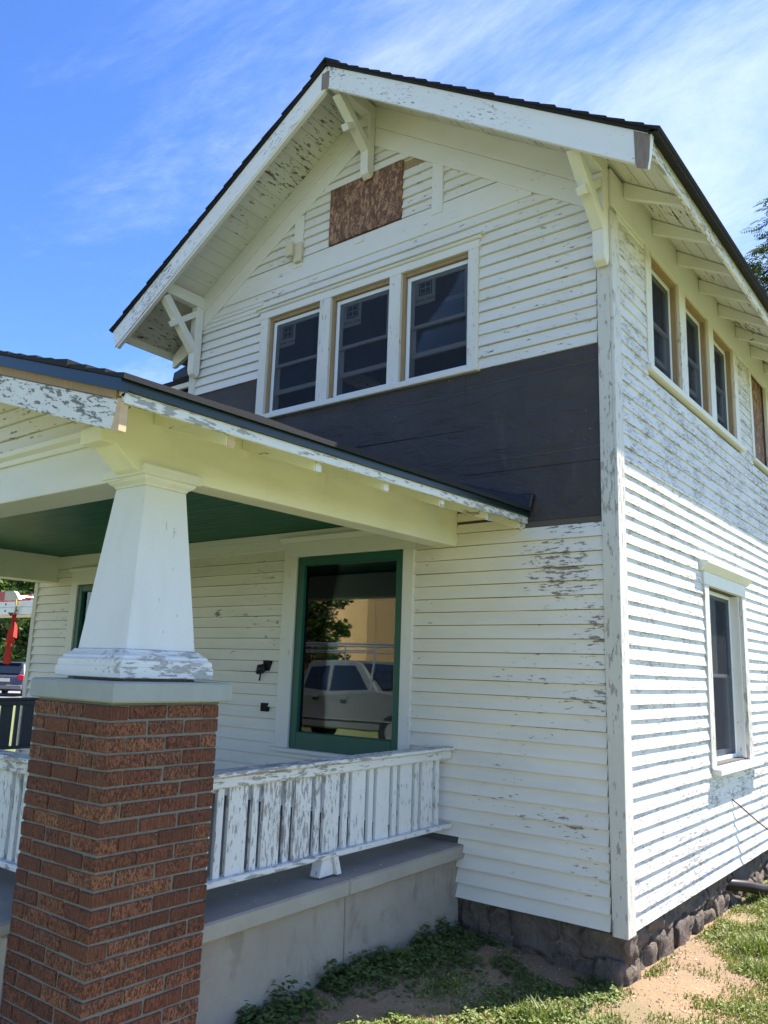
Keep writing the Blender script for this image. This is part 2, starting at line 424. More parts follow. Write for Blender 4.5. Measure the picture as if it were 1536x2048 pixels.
class MB:
    def __init__(s): s.v = []; s.f = []
    def quadbox(s, a, b):
        """a, b: two matching polygons of n points; makes the prism between them"""
        n = len(a); o = len(s.v); s.v += list(a) + list(b)
        s.f.append(tuple(range(o, o + n))); s.f.append(tuple(range(o + 2 * n - 1, o + n - 1, -1)))
        for i in range(n):
            j = (i + 1) % n
            s.f.append((o + j, o + i, o + n + i, o + n + j))
    def box(s, x0, x1, y0, y1, z0, z1, mp=ID):
        a = [mp(x0, y0, z0), mp(x1, y0, z0), mp(x1, y1, z0), mp(x0, y1, z0)]
        b = [mp(x0, y0, z1), mp(x1, y0, z1), mp(x1, y1, z1), mp(x0, y1, z1)]
        s.quadbox(a, b); return s
    def prism(s, poly, d0, d1, mp=ID):
        """poly in (s, z), extruded in d"""
        s.quadbox([mp(p[0], d0, p[1]) for p in poly], [mp(p[0], d1, p[1]) for p in poly]); return s
    def bar(s, p0, p1, w, h, up=(0, 0, 1)):
        p0, p1 = Vector(p0), Vector(p1); d = (p1 - p0).normalized()
        sd = d.cross(Vector(up)).normalized(); u = sd.cross(d).normalized()
        c = [sd * w / 2 + u * h / 2, -sd * w / 2 + u * h / 2, -sd * w / 2 - u * h / 2, sd * w / 2 - u * h / 2]
        s.quadbox([tuple(p0 + q) for q in c], [tuple(p1 + q) for q in c]); return s
    def tube(s, pts, r, n=8, closed_ends=True):
        pts = [Vector(p) for p in pts]; rings = []
        rr = r if isinstance(r, (list, tuple)) else [r] * len(pts)
        for i, p in enumerate(pts):
            d = (pts[min(i + 1, len(pts) - 1)] - pts[max(i - 1, 0)]).normalized()
            a = Vector((0, 0, 1)) if abs(d.z) < .9 else Vector((1, 0, 0))
            e1 = d.cross(a).normalized(); e2 = d.cross(e1).normalized()
            o = len(s.v)
            s.v += [tuple(p + (e1 * math.cos(t) + e2 * math.sin(t)) * rr[i]) for t in (2 * math.pi * k / n for k in range(n))]
            rings.append(o)
        for a, b in zip(rings, rings[1:]):
            for k in range(n):
                s.f.append((a + k, a + (k + 1) % n, b + (k + 1) % n, b + k))
        if closed_ends:
            s.f.append(tuple(rings[0] + k for k in range(n))[::-1]); s.f.append(tuple(rings[-1] + k for k in range(n)))
        return s
    def sqloft(s, cx, cy, prof):
        rings = []
        for h, z in prof:
            o = len(s.v); rings.append(o)
            s.v += [(cx - h, cy - h, z), (cx + h, cy - h, z), (cx + h, cy + h, z), (cx - h, cy + h, z)]
        for a, b in zip(rings, rings[1:]):
            for k in range(4): s.f.append((a + k, a + (k + 1) % 4, b + (k + 1) % 4, b + k))
        s.f.append(tuple(rings[0] + k for k in (3, 2, 1, 0))); s.f.append(tuple(rings[-1] + k for k in range(4)))
        return s
    def build(s, name, m, parent=None, smooth=False, bevel=0, recalc=True, kind=None):
        me = bpy.data.meshes.new(name)
        me.from_pydata([tuple(v) for v in s.v], [], s.f)
        if recalc:
            bm = bmesh.new(); bm.from_mesh(me)
            bmesh.ops.recalc_face_normals(bm, faces=bm.faces)
            bm.to_mesh(me); bm.free()
        if m: me.materials.append(mat[m] if isinstance(m, str) else m)
        if smooth: me.polygons.foreach_set('use_smooth', [True] * len(me.polygons))
        return link(name, me, parent, bevel, kind)

def link(name, me, parent=None, bevel=0, kind=None):
    o = bpy.data.objects.new(name, me); COL.objects.link(o)
    if parent is not None: o.parent = parent
    if bevel:
        b = o.modifiers.new('edge', 'BEVEL'); b.width = bevel; b.segments = 1; b.limit_method = 'ANGLE'
    if kind: o['kind'] = kind
    return o

def thing(name, label, cat, loc=(0, 0, 0), group=None):
    o = bpy.data.objects.new(name, None); COL.objects.link(o); o.location = loc
    o.empty_display_size = .2
    o['label'] = label; o['category'] = cat
    if group: o['group'] = group
    return o
def node(name, parent, label=None):
    o = bpy.data.objects.new(name, None); COL.objects.link(o); o.parent = parent; o.empty_display_size = .1
    if label: o['label'] = label
    return o
def bxo(name, m, parent, x0, x1, y0, y1, z0, z1, mp=ID, bevel=.003):
    return MB().box(x0, x1, y0, y1, z0, z1, mp).build(name, m, parent, bevel=bevel)

HOUSE = thing('house', 'two storey white clapboard house with peeling paint, dark felt band and brick piered porch', 'house')

# ================================================================== ground
def gz(x, y):
    z = .13
    t = min(1, max(0, (-x - .1) / 1.0)); z += .11 * t * t * (3 - 2 * t) * math.exp(-((y + .9) / 1.5) ** 2)
    if y < -2: z -= .05 * min(1, (-2 - y) / 2)
    d = math.hypot(x + 1, y)
    if d < 12:
        z += .014 * mn.noise((x * 3.1, y * 3.1, 0)) + .008 * mn.noise((x * 9, y * 9, 3))
    return z
def axis_pts(lo, hi, step, far, grow=1.28):
    a = list(np.arange(lo, hi + 1e-6, step)); s = step
    while a[-1] < far: s *= grow; a.append(a[-1] + s)
    s = step
    while a[0] > -far: s *= grow; a.insert(0, a[0] - s)
    return a
gxs = axis_pts(-1.6, 2.2, .045, 420); gys = axis_pts(-2.6, 4.5, .05, 420)
gv = [(x, y, gz(x, y)) for y in gys for x in gxs]
nx = len(gxs)
gf = [(j * nx + i, j * nx + i + 1, (j + 1) * nx + i + 1, (j + 1) * nx + i) for j in range(len(gys) - 1) for i in range(nx - 1)]
def mk_ground():
    t = NT('bare_dirt_and_grass')
    a = t.noise(t.map((1, 1, 1)), 3, 6, .6); b = t.noise(t.map((1, 1, 1)), 38, 5, .7); g = t.noise(t.map((1, 1, 1)), .55, 4, .6)
    c = t.mix(a, (.235, .145, .080), (.39, .255, .148))
    c = t.mix(t.step(b, .50, .72, 0, .8), c, (.17, .115, .07))
    hum = t.noise(t.map((1, 1, 1)), 1.3, 5, .65)
    c = t.mix(t.step(hum, .45, .68, 0, .65), c, (.20, .145, .10))
    peb = t.voro(t.map((1, 1, 1)), 24, 'F1', 'Distance')
    c = t.mix(t.step(peb, .10, .06, 0, .5), c, (.50, .42, .34))
    # lawn further away from the house
    sx = t.n.new('ShaderNodeSeparateXYZ'); t.l.new(t.pos(), sx.inputs[0])
    vl = t.n.new('ShaderNodeVectorMath'); vl.operation = 'LENGTH'
    vm = t.n.new('ShaderNodeVectorMath'); vm.operation = 'SUBTRACT'; t.l.new(t.pos(), vm.inputs[0]); vm.inputs[1].default_value = (-1, 0, 0)
    t.l.new(vm.outputs[0], vl.inputs[0])
    far = t.step(t.math('ADD', vl.outputs['Value'], t.math('MULTIPLY', g, 2.)), 2.4, 5.0)
    lawn = t.mix(b, (.090, .130, .030), (.20, .235, .075))
    patch = t.step(t.math('ADD', g, t.math('MULTIPLY', a, .4)), .64, .84, 0, .22)
    f = t.math('MAXIMUM', t.math('MULTIPLY', far, .85), patch)
    c = t.mix(f, c, lawn)
    t.bump(t.math('ADD', a, b), .02, .8)
    return t.done(c, .95)
mat['ground'] = mk_ground()
me = bpy.data.meshes.new('ground'); me.from_pydata(gv, [], gf); me.materials.append(mat['ground'])
me.polygons.foreach_set('use_smooth', [True] * len(me.polygons))
ground = link('ground', me); ground['kind'] = 'structure'

# ================================================================== walls
E = .0955                                     # clapboard exposure
LX, UX = -7.12, -4.53                         # left ends of lower and upper storey
RIDGE = (-2.27, 7.06)
def zu(x):                                    # underside of the roof deck above the front wall
    return RIDGE[1] - .025 - (.661 * (x - RIDGE[0]) if x > RIDGE[0] else .618 * (RIDGE[0] - x))
DEEP = 9.2

def wall_panel(mb, mp, a0, a1, z0, z1, holes, d0=-.12, d1=-.012):
    """wall of butted boxes around rectangular holes"""
    xs = sorted({a0, a1, *[h[0] for h in holes], *[h[1] for h in holes]})
    xs = [x for x in xs if a0 <= x <= a1]
    for p, q in zip(xs, xs[1:]):
        cuts = sorted((h[2], h[3]) for h in holes if h[0] <= p + 1e-6 and h[1] >= q - 1e-6)
        z = z0
        for c0, c1 in cuts:
            if c0 > z: mb.box(p, q, d0, d1, z, c0, mp)
            z = c1
        if z < z1: mb.box(p, q, d0, d1, z, z1, mp)

UPW = [(-3.404, -2.735), (-2.603, -1.936), (-1.815, -1.152)]
SDW = [(.785, 1.452), (1.615, 2.279), (2.43, 3.115)]
PW = (-2.848, -1.710, 1.294, 2.855)
LW = (-6.21, -5.05, 1.20, 2.745)
SLW = (1.915, 2.945, 1.262, 2.705)
WZ = (4.245, 5.212)

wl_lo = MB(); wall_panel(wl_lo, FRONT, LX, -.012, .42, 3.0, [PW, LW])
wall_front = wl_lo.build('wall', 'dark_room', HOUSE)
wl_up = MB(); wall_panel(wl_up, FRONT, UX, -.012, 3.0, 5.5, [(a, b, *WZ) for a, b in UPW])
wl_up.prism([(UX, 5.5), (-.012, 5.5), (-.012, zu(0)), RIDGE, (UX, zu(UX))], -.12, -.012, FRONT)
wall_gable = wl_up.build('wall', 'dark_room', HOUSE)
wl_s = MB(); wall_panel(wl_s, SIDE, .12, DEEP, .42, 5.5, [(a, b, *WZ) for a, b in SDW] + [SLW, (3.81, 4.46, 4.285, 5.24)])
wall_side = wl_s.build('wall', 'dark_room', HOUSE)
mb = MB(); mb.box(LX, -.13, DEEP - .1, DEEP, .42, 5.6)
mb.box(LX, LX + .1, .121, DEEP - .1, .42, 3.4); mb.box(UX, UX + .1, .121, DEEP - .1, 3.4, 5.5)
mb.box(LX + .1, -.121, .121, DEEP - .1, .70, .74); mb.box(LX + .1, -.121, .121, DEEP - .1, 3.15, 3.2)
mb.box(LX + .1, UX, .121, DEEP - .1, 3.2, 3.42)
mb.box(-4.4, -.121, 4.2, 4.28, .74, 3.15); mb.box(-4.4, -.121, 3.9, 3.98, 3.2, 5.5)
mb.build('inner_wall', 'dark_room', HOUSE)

def clap(mp, s0, s1, z0, m, parent, h=E, lap=.0205, d_top=-.004, slot=.0045, over=.0005):
    if m == 'clap_front' and z0 < 1.95: lap, d_top = .0255, -.0095
    n = max(2, int(abs(s1 - s0) / .33)); mb = MB()
    o = random.uniform(-.0015, .0015); tw = random.uniform(-.002, .002)
    rings = []
    for i in range(n + 1):
        t = i / n; s = s0 + (s1 - s0) * t
        jz = mn.noise((s * 1.7, z0 * 31, 1)) * .0028; jd = mn.noise((s * 2.3, z0 * 17, 5)) * .0022 + o + tw * (t - .5)
        b = len(mb.v); rings.append(b)
        zl = z0 + slot + jz + .0015 * mn.noise((s * 6, z0 * 40, 8))
        mb.v += [mp(s, -.012, zl), mp(s, lap - .003 + jd, zl), mp(s, d_top, z0 + h + over + jz), mp(s, -.012, z0 + h + over + jz)]
    for a, b in zip(rings, rings[1:]):
        for k in range(4): mb.f.append((a + k, a + (k + 1) % 4, b + (k + 1) % 4, b + k))
    mb.f.append(tuple(rings[0] + k for k in range(4))); mb.f.append(tuple(rings[-1] + k for k in (3, 2, 1, 0)))
    return mb.build('clapboard', m, parent)

# --- lower front siding
z = .42; hl = .0968
while z < 2.93:
    if z < 1.20:
        cut = -3.2 + random.uniform(-.8, .8) if z > .72 else -1.19
        clap(FRONT, cut if z > .72 else -1.185, -.088, z, 'clap_front', wall_front, hl)
        if z > .72: clap(FRONT, -5.0 if z > 1.1 else LX + .08, cut - .002, z, 'clap_front', wall_front, hl)
    else:
        top = z > 2.80
        clap(FRONT, -1.606 if z < 2.88 else -1.606, -.088, z, 'clap_front', wall_front, hl)
        if z < 2.97: clap(FRONT, -4.95, -3.0, z, 'clap_front', wall_front, hl)
    if z > 1.1: clap(FRONT, LX + .08, -6.335, z, 'clap_front', wall_front, hl)
    z += hl
clap(FRONT, -1.225, -.668, 2.937, 'clap_front', wall_front, .085)
clap(FRONT, -1.225, -.80, 3.022, 'clap_front', wall_front, .085)
bxo('frieze_board', 'trim_x', wall_front, LX + .08, -1.43, -.004, .016, 3.035, 3.085, FRONT)
bxo('frieze_board', 'trim_x', wall_front, -4.95, -3.001, -.004, .010, 2.936, 3.034, FRONT)
bxo('frieze_board', 'trim_x', wall_front, -6.9, -4.952, -.004, .011, 2.9405, 3.0345, FRONT)
# --- upper front siding
def xr_at(z): return min(-.09, -.163 + (5.241 - z) / .667 + .10)      # under the right rake frieze
def xl_at(z): return max(-4.445, -4.437 + (z - 5.383) / .60 - .10)
z = 4.193; k = 0
while z < 5.45:
    if z < 5.30: clap(FRONT, -1.056, xr_at(z) if z > 5.2 else -.10, z, 'clap_up', wall_gable, .0942)
    else: clap(FRONT, xl_at(z), xr_at(z), z, 'clap_up', wall_gable, .0942)
    if 4.60 < z + .045 and z < 5.33: clap(FRONT, -4.445, -3.507, z + .052, 'clap_up', wall_gable, .0942)
    z += .0942
zb = z
bxo('band_board', 'trim_x', wall_gable, xl_at(5.55), xr_at(5.6), -.012, .012, zb, 5.728, FRONT)
z = 5.73
while z < 6.55:
    L, Rr = xl_at(z), xr_at(z)
    if z < 6.20:
        clap(FRONT, L, -3.125 if z < 6.05 else L + .2, z, 'clap_up', wall_gable, .0942) if L < -3.15 else None
        clap(FRONT, max(L, -3.0), -2.67, z, 'clap_up', wall_gable, .0942)
        clap(FRONT, -1.835, min(Rr, -1.523), z, 'clap_up', wall_gable, .0942)
        if Rr > -1.40: clap(FRONT, -1.41, Rr, z, 'clap_up', wall_gable, .0942)
    elif z > 6.30:
        clap(FRONT, L, Rr, z, 'clap_up', wall_gable, .0942)
    else:
        clap(FRONT, L, -2.67, z, 'clap_up', wall_gable, .0942)
    z += .0942
MB().prism([(UX + .05, 5.35), (-.05, 5.35), (-.05, zu(0) - .05), (RIDGE[0], RIDGE[1] - .1), (UX + .05, zu(UX) - .02)], -.0118, -.0098, FRONT).build('sheathing', 'trim_x', wall_gable)
# attic opening boarded up
osb = MB().box(-2.667, -1.842, -.004, .026, 5.738, 6.300, FRONT).build('strand_board_panel', 'osb', HOUSE, bevel=.002)
osb['label'] = 'brown strand board panel over the attic window'
bxo('shadow_gap', 'black', wall_gable, -2.672, -1.835, -.0095, -.002, 5.71, 5.737, FRONT, 0)
bxo('head_casing', 'trim_x', wall_gable, -2.75, -1.72, -.004, .020, 6.302, 6.372, FRONT)
bxo('exposed_stud', 'raw_wood', wall_gable, -1.84, -1.60, -.0097, -.003, 6.19, 6.285, FRONT)
bxo('vertical_casing', 'trim', wall_gable, -1.523, -1.412, -.006, .020, 5.65, 6.16, FRONT)
bxo('vertical_casing', 'trim', wall_gable, -3.122, -3.005, -.006, .020, 5.645, 6.17, FRONT)
bxo('sill_stub', 'trim', wall_gable, -2.36, -2.25, .0, .021, 5.655, 5.709, FRONT)
bxo('wood_block', 'cream_block', HOUSE, -3.085, -2.99, .021, .055, 5.68, 5.88, FRONT, .006)
bxo('wood_block', 'cream_block', HOUSE, -3.155, -3.07, .056, .10, 5.745, 5.885, FRONT, .006)
# rake frieze boards, two per side
for s, w, d in ((1, (.0, .21), .028), (1, (.212, .40), .0235), (-1, (.0, .20), .028), (-1, (.202, .385), .0235)):
    a, b = w
    xe = -.0 if s > 0 else UX
    p0 = (RIDGE[0], zu(RIDGE[0]) - a); p1 = (xe, zu(xe) - a); p2 = (xe, zu(xe) - b); p3 = (RIDGE[0], zu(RIDGE[0]) - b)
    MB().prism([p0, p1, p2, p3], .004 if s > 0 else .0035, d, FRONT).build('frieze_board', 'trim_x', wall_gable, bevel=.003)

# --- felt paper where boards were stripped
felt = node('felt_paper', HOUSE, 'black felt paper showing where clapboards were stripped')
def felt_sheet(poly, d):
    n = len(poly)
    MB().prism(poly, -.010, d, FRONT).build('felt_sheet', 'felt', felt)
felt_sheet([(-1.175, 3.38), (-.086, 3.365), (-.086, 4.19), (-1.168, 4.19)], .004)
felt_sheet([(-1.30, 2.985), (-.086, 2.985), (-.086, 3.363), (-1.20, 3.378)], .000)
felt_sheet([(-2.215, 3.76), (-1.172, 3.735), (-1.170, 4.19), (-2.215, 4.19)], .006)
felt_sheet([(-2.5, 2.9), (-1.30, 2.9), (-1.10, 3.62), (-1.165, 3.733), (-2.5, 3.758)], .003)
felt_sheet([(-4.45, 3.0), (-2.502, 3.0), (-2.502, 3.758), (-2.217, 3.759), (-2.217, 4.19), (-4.45, 4.19)], .001)
felt_sheet([(-4.45, 4.192), (-3.507, 4.192), (-3.507, 4.60), (-4.45, 4.66)], .002)
for (x0, z0, x1, z1, d) in ((-1.165, 4.068, -.10, 4.075, .0045), (-2.22, 4.045, -1.18, 4.035, .0065), (-1.15, 3.468, -.10, 3.458, .0045),
                            (-1.60, 3.752, -1.115, 3.60, .0036)):
    MB().bar(FRONT(x0, d, z0), FRONT(x1, d, z1), .002, .006, (0, -1, 0)).build('printed_line', 'chalk', felt)

# --- corner boards
cbs = node('corner_trim', HOUSE)
def vboard(mp, s0, s1, d0, d1, z0, z1, m, parent, name='corner_board', flare=0.):
    MB().quadbox_(mp, s0, s1, d0, d1, z0, z1) if False else None
    mb = MB(); n = 9; rings = []
    for i in range(n + 1):
        t = i / n; z = z0 + (z1 - z0) * t; j = mn.noise((z * 2, s0 * 7, 2)) * .002 + flare * max(0, 1 - t * 2.2)
        b = len(mb.v); rings.append(b)
        mb.v += [mp(s0 + j, d0, z), mp(s1 + j, d0, z), mp(s1 + j, d1, z), mp(s0 + j, d1, z)]
    for a, b in zip(rings, rings[1:]):
        for k in range(4): mb.f.append((a + k, a + (k + 1) % 4, b + (k + 1) % 4, b + k))
    mb.f.append(tuple(rings[0] + k for k in range(4))); mb.f.append(tuple(rings[-1] + k for k in (3, 2, 1, 0)))
    return mb.build(name, m, parent, bevel=.003)
vboard(FRONT, -.088, .004, -.02, .026, .405, 5.45, 'corner', cbs, flare=.018)
vboard(SIDE, -.0255, .105, .0045, .028, .405, 5.16, 'corner', cbs, flare=0)
bxo('corner_board', 'corner', cbs, LX, LX + .08, -.02, .024, .42, 2.80, FRONT)
bxo('corner_board', 'corner', cbs, UX, UX + .085, -.02, .024, 3.3, 5.3, FRONT)

# --- side siding
z = .42; row = 0
while z < 5.17:
    if z + E > 1.20 and z < 2.88:
        segs = [(.105, 1.79), (3.07, DEEP)]
    elif z + E * .5 > 4.185:
        segs = [(.105, .663), (3.255, 3.728), (4.54, DEEP)]
    else:
        c = random.choice([0, 0, 2.3, 3.4, 1.6, 4.2])
        segs = [(.105, c), (c + .003, DEEP)] if c else [(.105, DEEP)]
    for a, b in segs: clap(SIDE, a, b, z, 'clap_side', wall_side, E, lap=.0205, d_top=.002, slot=0, over=.014)
    z += E; row += 1
bxo('frieze_board', 'trim_y', wall_side, .0, DEEP, -.01, .020, 5.215, 5.50, SIDE)
bxo('frieze_board', 'trim_y', wall_side, .106, .66, -.01, .016, 5.176, 5.214, SIDE)

# ================================================================== windows
def ring(mb, mp, a0, a1, z0, z1, w, d0, d1, wb=None):
    wb = wb or w
    mb.box(a0, a0 + w, d0, d1, z0, z1, mp); mb.box(a1 - w, a1, d0, d1, z0, z1, mp)
    mb.box(a0 + w, a1 - w, d0, d1, z0, z0 + wb, mp); mb.box(a0 + w, a1 - w, d0, d1, z1 - w, z1, mp)
    return mb
def double_hung(win, mp, a0, a1, z0, z1, zmid, lift, rec=.05, screen=False, sill=True):
    """vinyl double hung unit in opening"""
    fr = ring(MB(), mp, a0, a1, z0, z1, .036, -.115, -rec).build('vinyl_frame', 'vinyl', win, bevel=.003)
    b0, b1, y0, y1 = a0 + .037, a1 - .037, z0 + .037, z1 - .037
    ring(MB(), mp, b0, b1, zmid - .018, y1, .030, -rec - .035, -rec - .010).build('upper_sash', 'vinyl', win, bevel=.002)
    MB().box(b0 + .0305, b1 - .0305, -rec - .026, -rec - .022, zmid + .0125, y1 - .0305, mp).build('pane', 'glass', win)
    ls = ring(MB(), mp, b0, b1, y0 + lift, zmid + .02 + lift, .032, -rec - .065, -rec - .037, .042).build('lower_sash', 'vinyl', win, bevel=.002)
    MB().box(b0 + .0325, b1 - .0325, -rec - .054, -rec - .050, y0 + lift + .0425, zmid + lift - .0125, mp).build('pane', 'glass', win)
    if screen:
        MB().box(b0, b1, -rec - .008, -rec - .006, y0, y1, mp).build('insect_screen', 'screen', win)
    return fr

sticker_fonts = []
def sticker(win, a, z, w, h, d):
    """window maker's sticker: frame icon over two words"""
    st = MB().box(a, a + w, d, d + .0015, z, z + h, FRONT).build('sticker', 'sticker', win)
    mb = MB(); i0, i1, j0, j1 = a + w * .2, a + w * .84, z + h * .36, z + h * .93; t = w * .055
    ring(mb, FRONT, i0, i1, j0, j1, t, d + .0017, d + .0025)
    for (u0, u1) in ((0, .5), (.5, 1)):
        for (v0, v1) in ((0, .5), (.5, 1)):
            g = t * 1.25
            mb.box(i0 + g + (i1 - i0 - 2 * g) * u0 + .004, i0 + g + (i1 - i0 - 2 * g) * u1 - .004, d + .0017, d + .0025,
                   j0 + g + (j1 - j0 - 2 * g) * v0 + .004, j0 + g + (j1 - j0 - 2 * g) * v1 - .004, FRONT)
    mb.build('sticker_icon', 'sticker_ink', win)
    cu = bpy.data.curves.new('sticker_text', 'FONT'); cu.body = 'Silver Line'; cu.size = w * .225; cu.align_x = 'CENTER'
    cu.extrude = .0004
    cu.materials.append(mat['sticker_ink'])
    tmp = bpy.data.objects.new('sticker_text_curve', cu); COL.objects.link(tmp)
    me = bpy.data.meshes.new_from_object(tmp); bpy.data.objects.remove(tmp)
    o = link('sticker_text', me, win)
    o.rotation_euler = (math.pi / 2, 0, 0); o.location = FRONT(a + w / 2, d + .0022, z + h * .12)

trio = node('window', HOUSE, 'triple white window in the front gable wall')
mb = MB()
bxo('casing', 'casing_worn', trio, -3.505, -3.404, -.02, .026, 4.2365, 5.214, FRONT)
bxo('casing', 'casing_worn', trio, -2.735, -2.603, -.02, .026, 4.2365, 5.214, FRONT)
bxo('casing', 'casing_worn', trio, -1.936, -1.815, -.02, .026, 4.2365, 5.214, FRONT)
bxo('casing', 'casing_worn', trio, -1.152, -1.058, -.02, .026, 4.2365, 5.214, FRONT)
bxo('head_casing', 'trim_x', trio, -3.515, -1.05, -.02, .027, 5.2145, 5.285, FRONT)
bxo('head_moulding', 'trim_x', trio, -3.545, -1.025, -.01, .045, 5.2855, 5.315, FRONT, .01)
bxo('head_cap', 'trim_x', trio, -3.56, -1.01, -.01, .060, 5.3155, 5.335, FRONT)
bxo('window_sill', 'trim_x', trio, -3.55, -1.045, -.10, .048, 4.186, 4.236, FRONT, .006)
for i, (a, b) in enumerate(UPW):
    # bare jamb left where the old stops were pulled off
    bxo('bare_jamb', 'raw_wood', trio, a, a + .030, -.11, -.006, WZ[0], WZ[1] - .0005, FRONT, .002)
    bxo('bare_head', 'raw_wood', trio, a + .0305, b, -.11, -.006, WZ[1] - .034, WZ[1], FRONT, .002)
    double_hung(trio, FRONT, a + .032, b - .002, WZ[0], WZ[1] - .036, 4.722, (.165, .17, .18)[i], rec=.030, screen=True)
    sticker(trio, a + .098, 4.905 + .004 * i, .205, .222, -.0505)
    MB().box(a + .07, b - .04, -.042, -.040, 4.285, 5.135, FRONT)
# side trio
strio = node('window', HOUSE, 'triple window with screens high on the side wall')
for a, b in ((.665, .785), (1.452, 1.615), (2.279, 2.43), (3.115, 3.25)):
    bxo('casing', 'casing_worn', strio, a, b, -.02, .022, 4.2365, 5.2145, SIDE)
bxo('window_sill', 'trim_y', strio, .64, 3.335, -.10, .050, 4.186, 4.236, SIDE, .006)
for i, (a, b) in enumerate(SDW):
    bxo('bare_jamb', 'raw_wood', strio, b - .034, b, -.11, -.004, WZ[0], WZ[1] - .0005, SIDE, .002)
    bxo('bare_head', 'raw_wood', strio, a, b - .0345, -.11, -.004, WZ[1] - .036, WZ[1], SIDE, .002)
    double_hung(strio, SIDE, a + .002, b - .036, WZ[0], WZ[1] - .038, 4.722, .15, rec=.045, screen=True)
# boarded side window
bw = node('window', HOUSE, 'boarded window at the far end of the side wall')
bxo('casing', 'casing_worn', bw, 3.73, 3.81, -.02, .022, 4.225, 5.2145, SIDE)
bxo('casing', 'casing_worn', bw, 4.46, 4.54, -.02, .022, 4.225, 5.2145, SIDE)
bxo('window_sill', 'trim_y', bw, 3.70, 4.57, -.08, .045, 4.19, 4.224, SIDE)
bxo('strand_board_panel', 'osb', bw, 3.812, 4.458, -.06, -.03, 4.226, 5.24, SIDE)
# lower side window
lw = node('window', HOUSE, 'tall narrow window low on the sunlit side wall')
bxo('casing', 'corner', lw, 1.79, 1.915, -.02, .026, 1.2465, 2.705, SIDE)
bxo('casing', 'corner', lw, 2.945, 3.068, -.02, .026, 1.2465, 2.705, SIDE)
bxo('head_casing', 'trim_y', lw, 1.785, 3.072, -.02, .028, 2.7055, 2.815, SIDE)
MB().prism([(0, 2.8155), (.03, 2.8155), (.085, 2.872), (.085, 2.892), (0, 2.905)], 1.71, 3.15, lambda s, d, z: (s, d, z)).build('head_cap', 'trim_y', lw, bevel=.002)
bxo('window_sill', 'trim_y', lw, 1.815, 3.16, -.10, .085, 1.195, 1.246, SIDE, .005)
bxo('jamb', 'trim', lw, 2.915, 2.945, -.13, -.004, 1.262, 2.7045, SIDE)
bxo('jamb', 'trim', lw, 1.915, 1.93, -.13, -.004, 1.262, 2.7045, SIDE)
double_hung(lw, SIDE, 1.932, 2.913, 1.262, 2.7035, 1.975, .0, rec=.075, screen=True)
# porch picture window
pw = node('window', HOUSE, 'large green framed picture window on the porch')
bxo('casing', 'trim', pw, -3.0, PW[0], -.02, .026, 1.268, 2.857, FRONT)
bxo('casing', 'trim', pw, PW[1], -1.606, -.02, .026, 1.268, 2.857, FRONT)
bxo('head_casing', 'trim_x', pw, -3.0, -1.606, -.02, .027, 2.8575, 2.985, FRONT)
MB().prism([(.0, 2.9855), (.03, 2.9855), (.06, 3.02), (.06, 3.03), (.0, 3.03)], -3.045, -1.56, lambda s, d, z: (d, -s, z)).build('head_cap', 'trim_x', pw)
bxo('window_sill', 'trim_x', pw, -3.04, -1.57, -.09, .055, 1.236, 1.2675, FRONT, .004)
ring(MB(), FRONT, PW[0] + .001, PW[1] - .001, PW[2] - .025, PW[3], .075, -.06, .008, .135).build('window_frame', 'green', pw, bevel=.006)
MB().box(PW[0] + .0765, PW[1] - .0765, -.036, -.030, PW[2] + .1105, PW[3] - .0755, FRONT).build('pane', 'glass_old', pw)
# second porch window, mostly hidden behind the column
p2 = node('window', HOUSE, 'green framed window at the far end of the porch')
bxo('casing', 'trim', p2, -6.335, LW[0], -.02, .026, 1.17, 2.747, FRONT)
bxo('casing', 'trim', p2, LW[1], -4.955, -.02, .026, 1.17, 2.747, FRONT)
bxo('head_casing', 'trim_x', p2, -6.335, -4.955, -.02, .027, 2.7475, 2.90, FRONT)
bxo('head_cap', 'trim_x', p2, -6.37, -4.92, .0, .055, 2.9005, 2.94, FRONT, .01)
ring(MB(), FRONT, LW[0] + .001, LW[1] - .001, LW[2], LW[3], .075, -.06, .008, .12).build('window_frame', 'green', p2, bevel=.006)
MB().box(LW[0] + .0765, LW[1] - .0765, -.036, -.030, LW[2] + .1205, LW[3] - .0755, FRONT).build('pane', 'glass_old', p2)
# old electric openings beside the picture window
bxo('outlet_hole', 'hole', HOUSE, -3.185, -3.105, -.004, .0275, 1.885, 1.975, FRONT, 0)
bxo('outlet_hole', 'hole', HOUSE, -3.185, -3.105, -.004, .0275, 1.545, 1.615, FRONT, 0)
MB().tube([FRONT(-3.16, .02, 1.92), FRONT(-3.19, .05, 1.90), FRONT(-3.225, .05, 1.865)], [.03, .045, .02], 10).build('outlet_cover', 'black', HOUSE, smooth=True)
MB().tube([FRONT(-3.20, .03, 1.89), FRONT(-3.20, .045, 1.80)], .008, 6).build('loose_wire', 'black', HOUSE)

